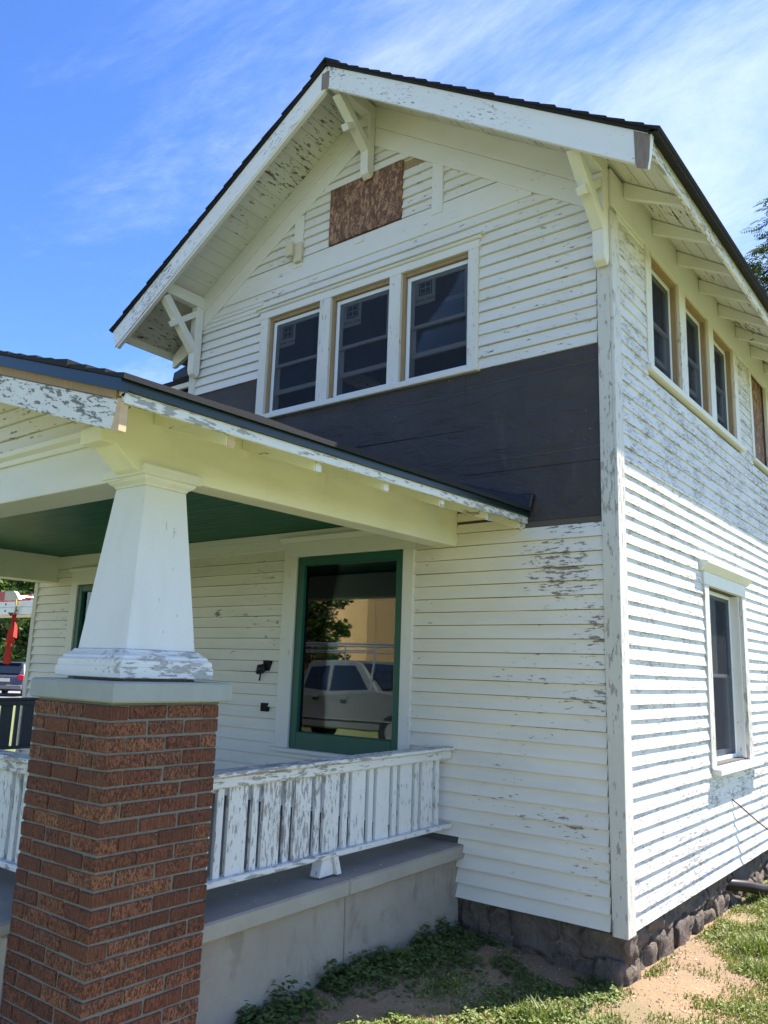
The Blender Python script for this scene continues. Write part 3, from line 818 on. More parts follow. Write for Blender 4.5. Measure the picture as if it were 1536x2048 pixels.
# ================================================================== main roof
YB = -.582                                     # face of the barge boards
XR, ZR = .484, 4.992                           # lower end of right barge board
roof = node('roof', HOUSE)
def rl(x, right=True):                         # top line of the barge boards
    return RIDGE[1] - (.661 * (x - RIDGE[0]) if right else .618 * (RIDGE[0] - x))
XL = -5.10
bt = .216
MB().prism([(RIDGE[0] + .004, rl(RIDGE[0]) - .003), (.518, rl(.518)), (.505, rl(.518) - .11), (.484, ZR), (.42, 5.045), (RIDGE[0] + .004, RIDGE[1] - bt)], .545, .582, FRONT).build('barge_board', 'barge', roof, bevel=.004)
MB().prism([(RIDGE[0] - .004, RIDGE[1] - .003), (XL - .035, rl(XL - .035, False)), (XL + .02, rl(XL, False) - bt + .01), (RIDGE[0] - .004, RIDGE[1] - bt)], .545, .582, FRONT).build('barge_board', 'barge_left', roof, bevel=.004)
bxo('joint_strip', 'grey_wood', roof, RIDGE[0] - .05, RIDGE[0] + .035, .5825, .586, RIDGE[1] - bt - .01, RIDGE[1] - .065, FRONT, .001)
MB().prism([(.405, rl(.405) - .01), (.507, rl(.507) - .01), (.497, ZR + .06), (.484, ZR - .006), (.42, ZR + .025), (.41, ZR + .05)], .5823, .5855, FRONT).build('bare_board_end', 'grey_wood', roof)
# thin trim strip under left barge
MB().bar((RIDGE[0] - .02, -.556, RIDGE[1] - bt - .016), (XL + .05, -.556, rl(XL + .03, False) - bt - .014), .036, .022, (0, 0, 1)).build('barge_trim', 'trim_x', roof)
# soffit boards (deck seen from below), each runs along y
def deck(right):
    sl = .661 if right else .618
    L = math.hypot(1, sl); x = RIDGE[0]; w = .118
    n = 24 if right else 25
    dx = (.50 - RIDGE[0]) / n if right else (RIDGE[0] - XL) / n
    for i in range(n):
        x0 = RIDGE[0] + dx * i if right else RIDGE[0] - dx * (i + 1)
        x1 = x0 + dx
        g = .0025; j = random.uniform(0, .004)
        z0 = rl(x0 + g, right) - .024 - j; z1 = rl(x1 - g, right) - .024 - j
        y1 = DEEP + .4 if (right and x1 > -.05) or (not right and x0 < UX + .05) else .02
        mb = MB().prism([(x0 + g, z0), (x1 - g, z1), (x1 - g, z1 + .02), (x0 + g, z0 + .02)], YB + .038, y1)
        mb.build('soffit_board', 'soffit', roof)
deck(True); deck(False)
# fascia and drip edge on right eave
bxo('fascia', 'fascia', roof, .470, .497, -.543, DEEP + .4, 5.125, 5.2135, ID, .003)
bxo('drip_edge', 'shingle', roof, .499, .545, -.60, DEEP + .4, 5.2145, 5.232, ID, 0)
bxo('fascia', 'trim_y', roof, XL, XL + .025, -.543, DEEP + .4, rl(XL, False) - .11, rl(XL, False) - .03, ID, .003)
# shingle courses
def courses(right):
    sl = .661 if right else .618
    nrm = Vector((sl, 0, 1)).normalized() if right else Vector((-sl, 0, 1)).normalized()
    dirv = Vector((1, 0, -sl)).normalized() if right else Vector((-1, 0, -sl)).normalized()
    top = Vector((RIDGE[0], 0, RIDGE[1])); tot = ((.555 if right else -(XL - .05)) - (RIDGE[0] if right else -RIDGE[0])) * math.hypot(1, sl)
    e = .142; n = int(tot / e) + 1
    mb_d = MB()
    for i in range(n):
        s0, s1 = i * e, min((i + 1) * e, tot) + .004
        y0 = -.612 + random.uniform(-.006, .006); y1 = DEEP + .42
        a = top + dirv * s0 + nrm * .018; b = top + dirv * s1 + nrm * .018
        ta, tb = a + nrm * .008, b + nrm * (.017 + random.uniform(0, .005))
        mb = MB(); q = [(a.x, a.z), (b.x, b.z), (tb.x, tb.z), (ta.x, ta.z)]
        mb.prism(q, y0, y1); mb.build('shingle_course', 'shingle', roof)
    a = top + dirv * 0 + nrm * .001; b = top + dirv * tot + nrm * .001
    mb_d.prism([(a.x, a.z), (b.x, b.z), (b.x + nrm.x * .016, b.z + nrm.z * .016), (a.x + nrm.x * .016, a.z + nrm.z * .016)], -.600, DEEP + .41)
    mb_d.build('roof_deck', 'shingle', roof)
courses(True); courses(False)
MB().prism([(RIDGE[0] - .16, RIDGE[1] - .065), (RIDGE[0], RIDGE[1] + .042), (RIDGE[0] + .16, RIDGE[1] - .070), (RIDGE[0] + .165, RIDGE[1] - .052), (RIDGE[0], RIDGE[1] + .062), (RIDGE[0] - .165, RIDGE[1] - .048)], -.616, DEEP + .42).build('ridge_cap', 'shingle', roof)
# rafters under the right eave
def rafter(y, parent=HOUSE):
    MB().prism([(.022, 5.385), (.40, 5.195), (.445, 5.165), (.445, 5.235), (.022, 5.512)], y - .022, y + .022).build('rafter', 'rafter', parent, bevel=.003)
for k in range(15): rafter(.25 + .603 * k + random.uniform(-.01, .01))
for k in range(4):
    y = .14 + .6 * k
    MB().prism([(UX - .02, 5.31), (XL + .10, 5.10), (XL + .06, 5.10), (XL + .06, 5.235), (UX - .02, 5.58)], y - .022, y + .022).build('rafter', 'rafter', HOUSE, bevel=.003)
# rafter-like boards between lookouts: frieze block at bird mouth
for k in range(14):
    bxo('frieze_block', 'trim_y', HOUSE, .0, .018, .275 + .603 * k, .275 + .555 + .603 * k, 5.5005, 5.53, ID, 0)
# knee brackets
def bracket(x, ztop, zfoot, w=.088):
    b = node('bracket', HOUSE)
    h = w / 2
    MB().prism([(0, 0)] and [(-.028, zfoot + .045), (-.055, zfoot), (-.105, zfoot + .03), (-.118, zfoot + .075), (-.118, ztop - .13), (-.028, ztop - .13)], x - h, x + h,
               lambda s, d, z: (d, s, z)).build('post', 'trim', b, bevel=.004)
    MB().box(x - h, x + h, -.542, -.02, ztop - .128, ztop - .008).build('lookout', 'trim_y', b, bevel=.004)
    z0 = zfoot + .24
    MB().bar((x, -.095, z0 + .04), (x, -.50, ztop - .155), w * .92, .085, (1, 0, 0)).build('brace', 'trim_y', b, bevel=.004)
    mid = Vector((x, -.27, (z0 + ztop - .12) / 2 + .0)); 
    MB().bar((x, -.06, ztop - .17), (x, -.39, ztop - .415), w * .66, .07, (1, 0, 0)).build('cross_brace', 'trim_y', b, bevel=.004)
    return b
bracket(-.035, zu(-.035) - .01, 4.725)
bracket(-2.20, zu(-2.2) - .03, 6.22)
bracket(-4.42, zu(-4.42) - .02, 4.80)

# side wing roof that shows beyond the porch roof
wing = node('wing_roof', HOUSE)
bxo('roof_edge', 'shingle', wing, -5.9, -4.60, .25, 2.2, 4.965, 5.02)
bxo('fascia', 'trim_x', wing, -5.9, -4.60, .26, .30, 4.905, 4.963)
bxo('wing_wall', 'dark_room', wing, -5.9, -4.60, .45, 2.2, 3.42, 4.96)
bxo('corner_board', 'corner', wing, -4.60, -4.535, .02, .28, 3.6, 4.904)
MB().prism([(-5.19, 5.0205), (-4.62, 5.0205), (-4.60, 5.13), (-5.0, 5.15), (-5.17, 5.115)], -.32, -.24, FRONT).build('flashing', 'flashing', wing, bevel=.01)

# ================================================================== porch
SL = .317
EX = -.64                                       # eave fascia plane
def ze(y): return 2.945 + (y + 3.3) * .0205     # top of porch fascia, rises a little to the wall
PR = (-4.07, 4.03)
# foundation, slab, floor
pf = node('porch_base', HOUSE)
mb = MB()
for (y0, y1) in ((-2.36, -1.188), (-1.182, .02)):
    mb2 = MB().box(-1.55, -1.19, y0, y1, -.1, .60 + 0)
    v = []
    for p in mb2.v: v.append((p[0] + (.012 if p[0] > -1.3 and p[2] < 0 else 0), p[1], p[2] if p[2] < 0 else .632 + (p[1] + 2.3) * .018))
    mb2.v = v; mb2.build('foundation_wall', 'foundation', pf, bevel=.006)
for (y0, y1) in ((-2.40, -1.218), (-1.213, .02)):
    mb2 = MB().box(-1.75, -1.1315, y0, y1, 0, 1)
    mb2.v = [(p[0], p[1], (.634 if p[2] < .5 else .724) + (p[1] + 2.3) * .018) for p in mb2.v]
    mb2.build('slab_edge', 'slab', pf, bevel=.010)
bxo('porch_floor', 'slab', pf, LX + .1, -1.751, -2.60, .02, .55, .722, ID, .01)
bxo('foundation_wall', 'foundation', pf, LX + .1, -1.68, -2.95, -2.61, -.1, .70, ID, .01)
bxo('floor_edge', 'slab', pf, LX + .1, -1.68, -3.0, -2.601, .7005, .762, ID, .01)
# brick pier
pier = node('porch_pier', HOUSE)
PX, PY, PH = -1.374, -2.637, .302
mbm = MB().box(PX - PH + .007, PX + PH - .007, PY - PH + .007, PY + PH - .007, -.15, 1.7315)
mbm.build('mortar', 'mortar', pier)
def brick_mesh(lx, ly, seed):
    r = random.Random(seed); hz = .0573
    bm = bmesh.new(); bmesh.ops.create_cube(bm, size=1)
    for v in bm.verts:
        v.co.x *= lx; v.co.y *= ly; v.co.z *= hz
        v.co += Vector((r.uniform(-.003, .003), r.uniform(-.003, .003), r.uniform(-.003, .003)))
    bmesh.ops.bevel(bm, geom=list(bm.edges), offset=.0035, segments=1, affect='EDGES')
    me = bpy.data.meshes.new('brick'); bm.to_mesh(me); bm.free(); me.materials.append(mat['brick']); return me
LB, WB = .1947, .0925
bm_x = [brick_mesh(LB, WB, i) for i in range(4)]; bm_y = [brick_mesh(WB, LB, 10 + i) for i in range(4)]
def put_brick(me, x, y, z):
    o = bpy.data.objects.new('brick', me); COL.objects.link(o); o.parent = pier
    o.location = (x + random.uniform(-.002, .002), y + random.uniform(-.002, .002), z)
    o.rotation_euler = (0, 0, random.uniform(-.008, .008) + random.choice((0, math.pi)))
for r_ in range(27):
    zc = 1.7305 - .0677 * r_ - .0286
    A = r_ % 2 == 0
    for side in (-1, 1):
        for k in (-1, 0, 1):
            if A: put_brick(random.choice(bm_x), PX + k * (LB + .01), PY + side * (PH - WB / 2), zc)
            else: put_brick(random.choice(bm_y), PX + side * (PH - WB / 2), PY + k * (LB + .01), zc)
        for k in (-.5, .5):
            if A: put_brick(random.choice(bm_y), PX + side * (PH - WB / 2), PY + k * (LB + .01), zc)
            else: put_brick(random.choice(bm_x), PX + k * (LB + .01), PY + side * (PH - WB / 2), zc)
bxo('bed_joint', 'mortar', pier, PX - .292, PX + .292, PY - .29, PY + .31, 1.7317, 1.7438)
cap = MB().sqloft(PX, PY + .016, [(.322, 1.7445), (.331, 1.752), (.331, 1.826), (.322, 1.8345)]).build('pier_cap', 'concrete', pier)
# tapered column
colm = node('porch_column', HOUSE)
CX, CY = -1.374, -2.617
MB().sqloft(CX, CY, [(.262, 1.848), (.263, 1.897), (.255, 1.900), (.258, 1.912), (.256, 1.928), (.243, 1.936), (.240, 1.948), (.226, 1.955), (.214, 1.966), (.208, 1.976)]).build('column_base', 'col_base', colm, bevel=.003)
MB().sqloft(CX, CY, [(.195, 1.9765), (.122, 2.762)]).build('column_shaft', 'col_shaft', colm, bevel=.003)
MB().sqloft(CX, CY, [(.124, 2.7625), (.128, 2.772), (.147, 2.785), (.155, 2.797), (.155, 2.803), (.174, 2.805), (.174, 2.838), (.178, 2.84), (.178, 2.853)]).build('column_capital', 'col_cap', colm, bevel=.002)
bxo('shim', 'grey_wood', colm, CX - .2, CX + .2, CY - .2, CY + .2, 1.835, 1.8475)
# beams
MB().prism([(.0, 2.845), (-2.80, 2.815), (-2.825, 2.822), (-2.94, 2.915), (-3.018, 2.912), (-3.022, 2.985), (-2.91, 3.10), (.0, 3.10)], -1.40, -1.228, lambda s, d, z: (d, s, z)).build('porch_beam', 'beam', HOUSE, bevel=.004)
MB().box(-6.9, -1.404, -2.78, -2.53, 2.793, 3.085).build('porch_beam', 'beam_x', HOUSE, bevel=.004)
MB().box(-6.9, -6.66, -2.525, .0, 2.79, 3.10).build('porch_beam', 'beam', HOUSE, bevel=.004)
MB().prism([(-2.781, 3.0035), (-2.80, 3.0035), (-2.806, 3.03), (-2.835, 3.045), (-2.84, 3.072), (-2.781, 3.072)], -6.9, -1.575, lambda s, d, z: (d, s, z)).build('crown_moulding', 'beam_x', HOUSE)
# porch ceiling
bxo('porch_ceiling', 'ceiling', HOUSE, -6.655, -1.403, -2.528, -.002, 3.088, 3.105, ID, 0)
# porch gable siding
pg = node('porch_gable', HOUSE)
z = 3.073
bxo('gable_backing', 'dark_room', pg, -6.8, -1.41, -2.76, -2.74, 3.11, 3.12)
while z < 3.95:
    xr = PR[0] + (PR[1] - .06 - z) / SL
    xl = PR[0] - (PR[1] - .06 - z) / SL
    mp = lambda s, d, zz: (s, -2.785 - d, zz)
    clap(mp, xl, min(xr, -1.40), z, 'clap_up', pg, .0945, lap=.016)
    z += .0945
# porch roof
pr = node('porch_roof', HOUSE)
def roofbox(mb, xa, xb, y0, y1, t0, t1, right=True):
    """slab of the sloped porch roof between x=xa..xb, offset t0..t1 above the fascia-top plane"""
    def zz(x, y):
        return ze(y) + (SL * (EX - x) if right else SL * (x - (2 * PR[0] - EX)))
    a = [(xa, y0, zz(xa, y0) + t0), (xb, y0, zz(xb, y0) + t0), (xb, y1, zz(xb, y1) + t0), (xa, y1, zz(xa, y1) + t0)]
    b = [(p[0], p[1], p[2] - t0 + t1) for p in a]
    mb.quadbox(a, b); return mb
roofbox(MB(), PR[0], EX - .002, -3.30, .0, -.022, .0).build('roof_deck', 'soffit', pr)
roofbox(MB(), 2 * PR[0] - EX, PR[0] - .002, -3.30, .0, -.022, .0, False).build('roof_deck', 'soffit', pr)
# barge board, bare strip, drip edge on the gable end
def pbar(y0, y1, t0, t1, x0=PR[0], x1=EX):
    return roofbox(MB(), x0, x1, y0, y1, t0, t1)
mb = MB(); zz = lambda x: ze(-3.3) + SL * (EX - x)
mb.prism([(PR[0], zz(PR[0]) - .065), (-.675, zz(-.675) - .04), (-.70, zz(-.70) - .162), (-.78, zz(-.78) - .168), (PR[0], zz(PR[0]) - .205)], 3.272, 3.310, FRONT)
mb.build('barge_board', 'porch_barge', pr, bevel=.004)
MB().prism([(-.712, zz(-.712) - .035), (-.655, zz(-.655) - .030), (-.652, 2.79), (-.66, 2.783), (-.705, 2.80)], 3.2725, 3.3065, FRONT).build('board_end', 'fresh_wood', pr)
MB().prism([(PR[0], zz(PR[0]) - .062), (-.68, zz(-.68) - .037), (-.68, zz(-.68) + .0), (PR[0], zz(PR[0]) - .002)], 3.28, 3.3125, FRONT).build('bare_strip', 'raw_wood', pr)
pbar(-3.335, -3.302, -.004, .046, PR[0], EX + .0185).build('drip_edge', 'drip_blue', pr)
# eave fascia strip and drip edge
def eave(x0, x1, t0, t1, ya=-3.3, yb=.0, wob=0.):
    mb = MB(); n = 24; rings = []
    for i in range(n + 1):
        y = ya + (yb - ya) * i / n; b = len(mb.v); rings.append(b); j = wob * mn.noise((y * 3, x0, 1)); k = ze(y)
        mb.v += [(x0, y, k + t0 + j), (x1, y, k + t0 + j), (x1, y, k + t1 + j), (x0, y, k + t1 + j)]
    for a, b in zip(rings, rings[1:]):
        for q in range(4): mb.f.append((a + q, a + (q + 1) % 4, b + (q + 1) % 4, b + q))
    mb.f.append(tuple(rings[0] + q for q in range(4))); mb.f.append(tuple(rings[-1] + q for q in (3, 2, 1, 0)))
    return mb
eave(-.665, -.640, -.045, .0).build('fascia', 'fascia', pr, bevel=.004)
eave(-.655, -.622, .002, .048, ya=-3.3015).build('drip_edge', 'drip_green', pr)
# porch shingles
n = 26; e = (EX + .035 - PR[0]) / n
for side in (True, False):
    for i in range(n):
        xa = (EX + .035 - e * (i + 1)) if side else (2 * PR[0] - EX - .035 + e * i)
        xb = xa + e + .004
        lo, hi = ((.062, .050) if side else (.050, .062))
        def zt(x, y): return ze(y) + (SL * (EX - x) if side else SL * (x - (2 * PR[0] - EX)))
        mb = MB(); m_ = 14
        ys = [-3.345 + random.uniform(-.008, .008) + (3.345) * q / m_ for q in range(m_ + 1)]
        rings = []
        for y in ys:
            w = .009 * mn.noise((y * 4, xa * 5, 2)) + random.uniform(-.002, .004)
            b = len(mb.v); rings.append(b)
            mb.v += [(xa, y, zt(xa, y) + .049), (xb, y, zt(xb, y) + .049), (xb, y, zt(xb, y) + .049 + (.026 if side else .012) + w), (xa, y, zt(xa, y) + .049 + (.012 if side else .026) + w)]
        for a, b in zip(rings, rings[1:]):
            for q in range(4): mb.f.append((a + q, a + (q + 1) % 4, b + (q + 1) % 4, b + q))
        mb.f.append(tuple(rings[0] + q for q in range(4))); mb.f.append(tuple(rings[-1] + q for q in (3, 2, 1, 0)))
        mb.build('shingle_course', 'shingle', pr)
# porch rafters
for y, raw in ((-2.72, True), (-2.145, False), (-1.59, False), (-1.03, False), (-.465, False), (-.03, False)):
    k = ze(y)
    o = MB().prism([(-1.226, k + SL * .586 - .085), (-.69, k - .085), (-.682, k - .088), (-.682, k - .012), (-1.226, k + SL * .586 - .025)], y - .024, y + .024).build('rafter', 'porch_rafter', HOUSE, bevel=.003)
    MB().box(-.681, -.678, y - .02, y + .022, k - .085, k - (.05 if raw else .030)).build('rafter_end', 'fresh_wood' if raw else 'fascia', HOUSE)
MB().prism([(0, 3.10), (-3.0, 3.085), (-3.0, 3.125), (0, 3.19)], -1.30, -1.2285, lambda s, d, z: (d, s, z)).build('frieze_block', 'porch_rafter', HOUSE)
# step flashing against the wall
MB().prism([(-.600, 3.062), (-.575, 3.168), (-.63, 3.178), (-.70, 3.172), (-1.20, 3.325), (-2.0, 3.575), (-2.0, 3.50), (-.66, 3.062)], .008, .05, FRONT).build('flashing', 'flashing', HOUSE, bevel=.008)

# railings
def railing(mp, s0, s1, z, rise=0., label=None, first=None, dark=False):
    """s along the rail, d outwards; balusters alternate narrow and wide"""
    r = node('railing', HOUSE, label)
    def slab(a, b, d0, d1, z0, z1, nm, m, bev=.004):
        mb = MB().box(a, b, d0, d1, z0, z1, mp)
        o = mb.build(nm, m, r, bevel=bev); return o
    ax = 'rail_cap' if mp in (SIDE_R, ) else 'rail_x'
    slab(s0, s1, -.065, .065, z - .022, z, 'rail_cap', ax, .005)
    slab(s0, s1, -.035, .040, z - .082, z - .0225, 'top_rail', 'rail' if ax == 'rail_cap' else 'rail_x', .008)
    slab(s0, s1, -.045, .045, z - .545, z - .515, 'bottom_rail', 'rail' if ax == 'rail_cap' else 'rail_x', .004)
    s = first if first is not None else s0 + .06
    while s < s1 - .04:
        w = .044
        slab(s, min(s + w, s1), -.012, .012, z - .5148, z - .0825, 'baluster', 'baluster', .002)
        s += w + .034
        if s + .131 < s1: slab(s, s + .131, -.012, .012, z - .5148, z - .0825, 'baluster', 'baluster', .002)
        s += .131 + .0365
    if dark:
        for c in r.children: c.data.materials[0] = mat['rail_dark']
    return r
SIDE_R = lambda s, d, z: (-1.275 + d, s, z + (s + 2.2) * .009)
FRONT_R = lambda s, d, z: (s, -2.69 - d, z)
LEFT_R = lambda s, d, z: (-6.78 + d, s, z)
railing(SIDE_R, -2.33, -.012, 1.387, first=-2.136 - .2455)
railing(FRONT_R, -2.95, PX - PH - .003, 1.42, first=-2.93)
bxo('newel_post', 'rail_x', HOUSE, -3.07, -2.952, -2.75, -2.63, .763, 1.50)
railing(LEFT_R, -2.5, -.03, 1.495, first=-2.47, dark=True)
MB().prism([(-1.36, .752), (-1.215, .756), (-1.255, .855), (-1.335, .853)], -1.32, -1.2435, lambda s, d, z: (d, s, z)).build('rail_block', 'trim', HOUSE, bevel=.004)
MB().prism([(-1.232, .7545), (-1.19, .7565), (-1.225, .858), (-1.262, .858)], -1.2425, -1.222, lambda s, d, z: (d, s, z)).build('rail_block', 'trim', HOUSE, bevel=.002)

# ================================================================== rubble foundation
fnd = node('foundation', HOUSE)
def stone(mp, s0, s1, z0, z1, d, seed):
    bm = bmesh.new(); bmesh.ops.create_cube(bm, size=1)
    bmesh.ops.subdivide_edges(bm, edges=bm.edges, cuts=6, use_grid_fill=True)
    for v in bm.verts:
        c = v.co.copy(); q = Vector((c.x, c.y, c.z)) 
        rr = (abs(2 * q.x) ** 12 + abs(2 * q.z) ** 12 + abs(2 * q.y) ** 12) ** (1 / 12)
        q /= max(rr, .96)
        n_ = mn.noise_vector(q * 2.6 + Vector((seed * 3.7, seed, 0)))
        q += n_ * .13 + mn.noise_vector(q * 7 + Vector((seed, 3, seed * 2.1))) * .075
        v.co = Vector(mp((s0 + s1) / 2 + q.x * (s1 - s0), d - .09 + q.y * .20 + n_.y * .02, (z0 + z1) / 2 + q.z * (z1 - z0)))
    bmesh.ops.recalc_face_normals(bm, faces=bm.faces)
    me = bpy.data.meshes.new('foundation_stone'); bm.to_mesh(me); bm.free(); me.materials.append(mat['stone'])
    me.polygons.foreach_set('use_smooth', [True] * len(me.polygons))
    link('foundation_stone', me, fnd)
mat['dirt_mortar'] = plain('crumbling_mortar', (.20, .155, .115), .95, var=.5, scale=14, bump=.03, bscale=40)
bxo('foundation_core', 'dirt_mortar', fnd, -1.55, -.055, .062, .3, -.2, .415)
bxo('foundation_core', 'dirt_mortar', fnd, -.3, -.060, .301, DEEP, -.2, .415)
sd = 1
for s0, s1 in ((-1.19, -1.00), (-1.0, -.80), (-.80, -.46), (-.46, -.30), (-.30, .0)):
    stone(FRONT, s0 + .006, s1 - .006, .22 + random.uniform(-.04, .02), .415, -.035 - random.uniform(0, .03), sd); sd += 1
for s0, s1 in ((-1.2, -.9), (-.9, -.6), (-.62, -.36), (-.36, .0)):
    stone(FRONT, s0 + .01, s1 - .01, -.06, .22 + random.uniform(-.03, .02), -.05, sd); sd += 1
s = .10
while s < 6.2:
    w = random.uniform(.18, .42); h = random.uniform(.20, .29)
    stone(SIDE, s, s + w, h, .413, -.03 - random.uniform(0, .03), sd); sd += 1
    stone(SIDE, s - .12, s + w - .14, -.08, h + .01, -.012 - random.uniform(0, .03), sd); sd += 1
    s += w + .012

# ================================================================== loose things by the house
def mk_pipe():
    mb = MB(); pts = []; rad = []
    ctrl = [Vector(p) for p in ((-.06, 2.24, .315), (.04, 2.50, .27), (.13, 2.95, .185), (.30, 3.9, .17), (.62, 5.2, .18), (.9, 6.2, .18))]
    N = 220
    for i in range(N + 1):
        t = i / N * (len(ctrl) - 1); k = min(int(t), len(ctrl) - 2); u = t - k
        p0, p1, p2, p3 = ctrl[max(k - 1, 0)], ctrl[k], ctrl[k + 1], ctrl[min(k + 2, len(ctrl) - 1)]
        pts.append(.5 * ((2 * p1) + (-p0 + p2) * u + (2 * p0 - 5 * p1 + 4 * p2 - p3) * u * u + (-p0 + 3 * p1 - 3 * p2 + p3) * u ** 3))
        rad.append(.046 if i % 2 else .040)
    return MB().tube(pts, rad, 12)
mat['pipe'] = plain('black_corrugated_plastic', (.018, .011, .010), .4, var=.3)
o = mk_pipe().build('drain_pipe', 'pipe', None, smooth=True)
o['label'] = 'black corrugated drain pipe leaving the stone foundation and lying on the grass'; o['category'] = 'pipe'
mat['wire'] = plain('rusty_wire', (.16, .05, .03), .7, var=.3)
pts = [(.012, 2.35, .965), (.05, 2.46, .90), (.10, 2.70, .775), (.15, 2.95, .66), (.22, 3.3, .45), (.30, 3.7, .28), (.36, 4.0, .14)]
o = MB().tube(pts, .006, 6).build('cable', 'wire', None, smooth=True)
o['label'] = 'thin rusty brown wire poking out of the sunlit side wall'; o['category'] = 'wire'

# ================================================================== grass, weeds and flakes
def leaf_mat(name, c0, c1, trans=.25):
    t = NT(name)
    v = t.noise(t.map((1, 1, 1)), 7, 3, .6)
    w = t.n.new('ShaderNodeNewGeometry')
    r = w.outputs['Random Per Island']
    c = t.mix(t.math('ADD', t.math('MULTIPLY', v, .4), t.math('MULTIPLY', r, .6)), c0, c1)
    t.done(c, .55)
    tl = t.n.new('ShaderNodeBsdfTranslucent'); t.l.new(t.mix(.5, c, (.14, .20, .02)), tl.inputs[0])
    mx = t.n.new('ShaderNodeMixShader'); mx.inputs[0].default_value = trans
    t.l.new(t.b.outputs[0], mx.inputs[1]); t.l.new(tl.outputs[0], mx.inputs[2]); t.l.new(mx.outputs[0], t.out.inputs[0])
    return t.m
mat['grass'] = leaf_mat('grass_blade', (.085, .145, .020), (.30, .32, .085), .4)
mat['clover'] = leaf_mat('clover_leaf', (.10, .16, .030), (.34, .38, .11), .35)
mat['dry'] = leaf_mat('dry_grass', (.26, .20, .09), (.42, .34, .17), .2)
mat['weed'] = leaf_mat('weed_leaf', (.045, .095, .025), (.16, .21, .06), .35)
mat['flake'] = plain('paint_flake', (.72, .71, .68), .6)

def dens(x, y):
    """how grassy the ground is at a point"""
    d = mn.noise((x * 1.5, y * 1.5, 7)) * .5 + mn.noise((x * 4.2, y * 4.2, 2)) * .42
    if x > -.05:
        d += .22 * math.exp(-((x - .50) / .28) ** 2) * (1 if y > .7 else .25)
        d += .18 if y > 2.6 else 0
        d += .16 * math.exp(-((y + .1) / .5) ** 2) * (1 if x > .25 else .2)
        d += .40 * math.exp(-((x - .42) / .22) ** 2 - ((y - 1.25) / .55) ** 2)
        d -= .35 * math.exp(-((x - .22) / .2) ** 2 - ((y - .25) / .35) ** 2)
    else:
        lit = 1 / (1 + math.exp(-((-.52 * -x * 1.9) - y - .12) / .08)) if False else 1 / (1 + math.exp((y - (1.92 * x - .10)) / .07))
        d += .30 * math.exp(-((y + .40 - .9 * (x + .15)) / .30) ** 2) if x > -.75 else 0
        d += .26 * math.exp(-((x + 1.05) / .14) ** 2)
        d += .20 * lit - .10 - .22 * (1 - lit)
    return d
def blades(n, hmin, hmax, m, name, label, thr, wid=.0045, region=((-1.2, 1.7), (-2.2, 7.)), dens_f=dens, bend=.5):
    V, F = [], []; cnt = 0; tries = 0
    while cnt < n and tries < n * 12:
        tries += 1
        y = region[1][0] + (region[1][1] - region[1][0]) * random.random() ** 1.35
        x = random.uniform(*region[0])
        if x < .0 and y > -.02: continue
        if x < -1.17: continue
        if x > .05 + .42 * (y + 2.4) * .9 + .6: continue
        q = dens_f(x, y)
        if q < thr + random.uniform(-.12, .12): continue
        h = random.uniform(hmin, hmax) * (.6 + min(1.2, max(0, q)) * .8)
        a = random.uniform(0, 6.283); b = random.uniform(.1, bend); w = wid * random.uniform(.6, 1.3)
        z0 = gz(x, y) - .004
        ca, sa = math.cos(a), math.sin(a); o = len(V)
        for t in (0, .5):
            l = b * h * t * t * 1.2; ww = w * (1 - t * .35)
            cx, cy, cz = x + ca * l, y + sa * l, z0 + h * t
            V += [(cx - sa * ww, cy + ca * ww, cz), (cx + sa * ww, cy - ca * ww, cz)]
        V.append((x + ca * b * h * 1.2, y + sa * b * h * 1.2, z0 + h * (1 - b * .3)))
        F += [(o, o + 1, o + 3, o + 2), (o + 2, o + 3, o + 4)]; cnt += 1
    me = bpy.data.meshes.new(name); me.from_pydata(V, [], F); me.materials.append(mat[m])
    o = link(name, me); o['kind'] = 'stuff'; o['label'] = label; o['category'] = 'grass'
    return o
blades(70000, .020, .065, 'grass', 'grass', 'patchy green grass growing on the bare dirt beside the house', -.05)
blades(9000, .06, .15, 'grass', 'tall_grass', 'taller tufts of grass along the foundation', .36, wid=.005, bend=.7)
blades(30000, .012, .05, 'dry', 'dry_grass', 'short dry grass stubble scattered over the dirt', -.2, wid=.0035, bend=.9)

def leaves(name, label, n, size, cfun, m, tall=.12):
    V, F = [], []
    for _ in range(n):
        p = cfun()
        if p is None: continue
        x, y, hh = p; z = gz(x, y) + .004 + hh * random.random() ** 1.8 * (.4 + 1.2 * abs(mn.noise((x * 11, y * 11, 6))))
        a = random.uniform(0, 6.283); tl = random.uniform(-.7, .7); s = size * random.uniform(.5, 1.3)
        u = Vector((math.cos(a), math.sin(a), tl * .6)).normalized(); v = Vector((-math.sin(a), math.cos(a), random.uniform(-.5, .5))).normalized()
        c = Vector((x, y, z)); o = len(V)
        nn = u.cross(v) * s * .12
        V += [tuple(c - u * s), tuple(c - u * s * .2 + v * s * .5 + nn), tuple(c + u * s * .55 + v * s * .38), tuple(c + u * s), tuple(c + u * s * .55 - v * s * .38), tuple(c - u * s * .2 - v * s * .5 + nn)]
        F += [(o, o + 1, o + 2, o + 3), (o, o + 3, o + 4, o + 5)]
    me = bpy.data.meshes.new(name); me.from_pydata(V, [], F); me.materials.append(mat[m])
    o = link(name, me); o['kind'] = 'stuff'; o['label'] = label; o['category'] = 'weeds'
def along_wall():
    y = random.uniform(-2.0, .0); x = -1.18 + abs(random.gauss(0, .16)) * (1.3 if y > -1.2 else .8)
    if mn.noise((x * 3, y * 3, 1)) + mn.noise((x * 8, y * 8, 4)) * .5 < -.30 + .5 * max(0, (x + 1.0)): return None
    return x, y, .03 + .20 * max(0, 1 - (x + 1.18) / .35) * (.5 + .5 * mn.noise((y * 5, 0, 0)))
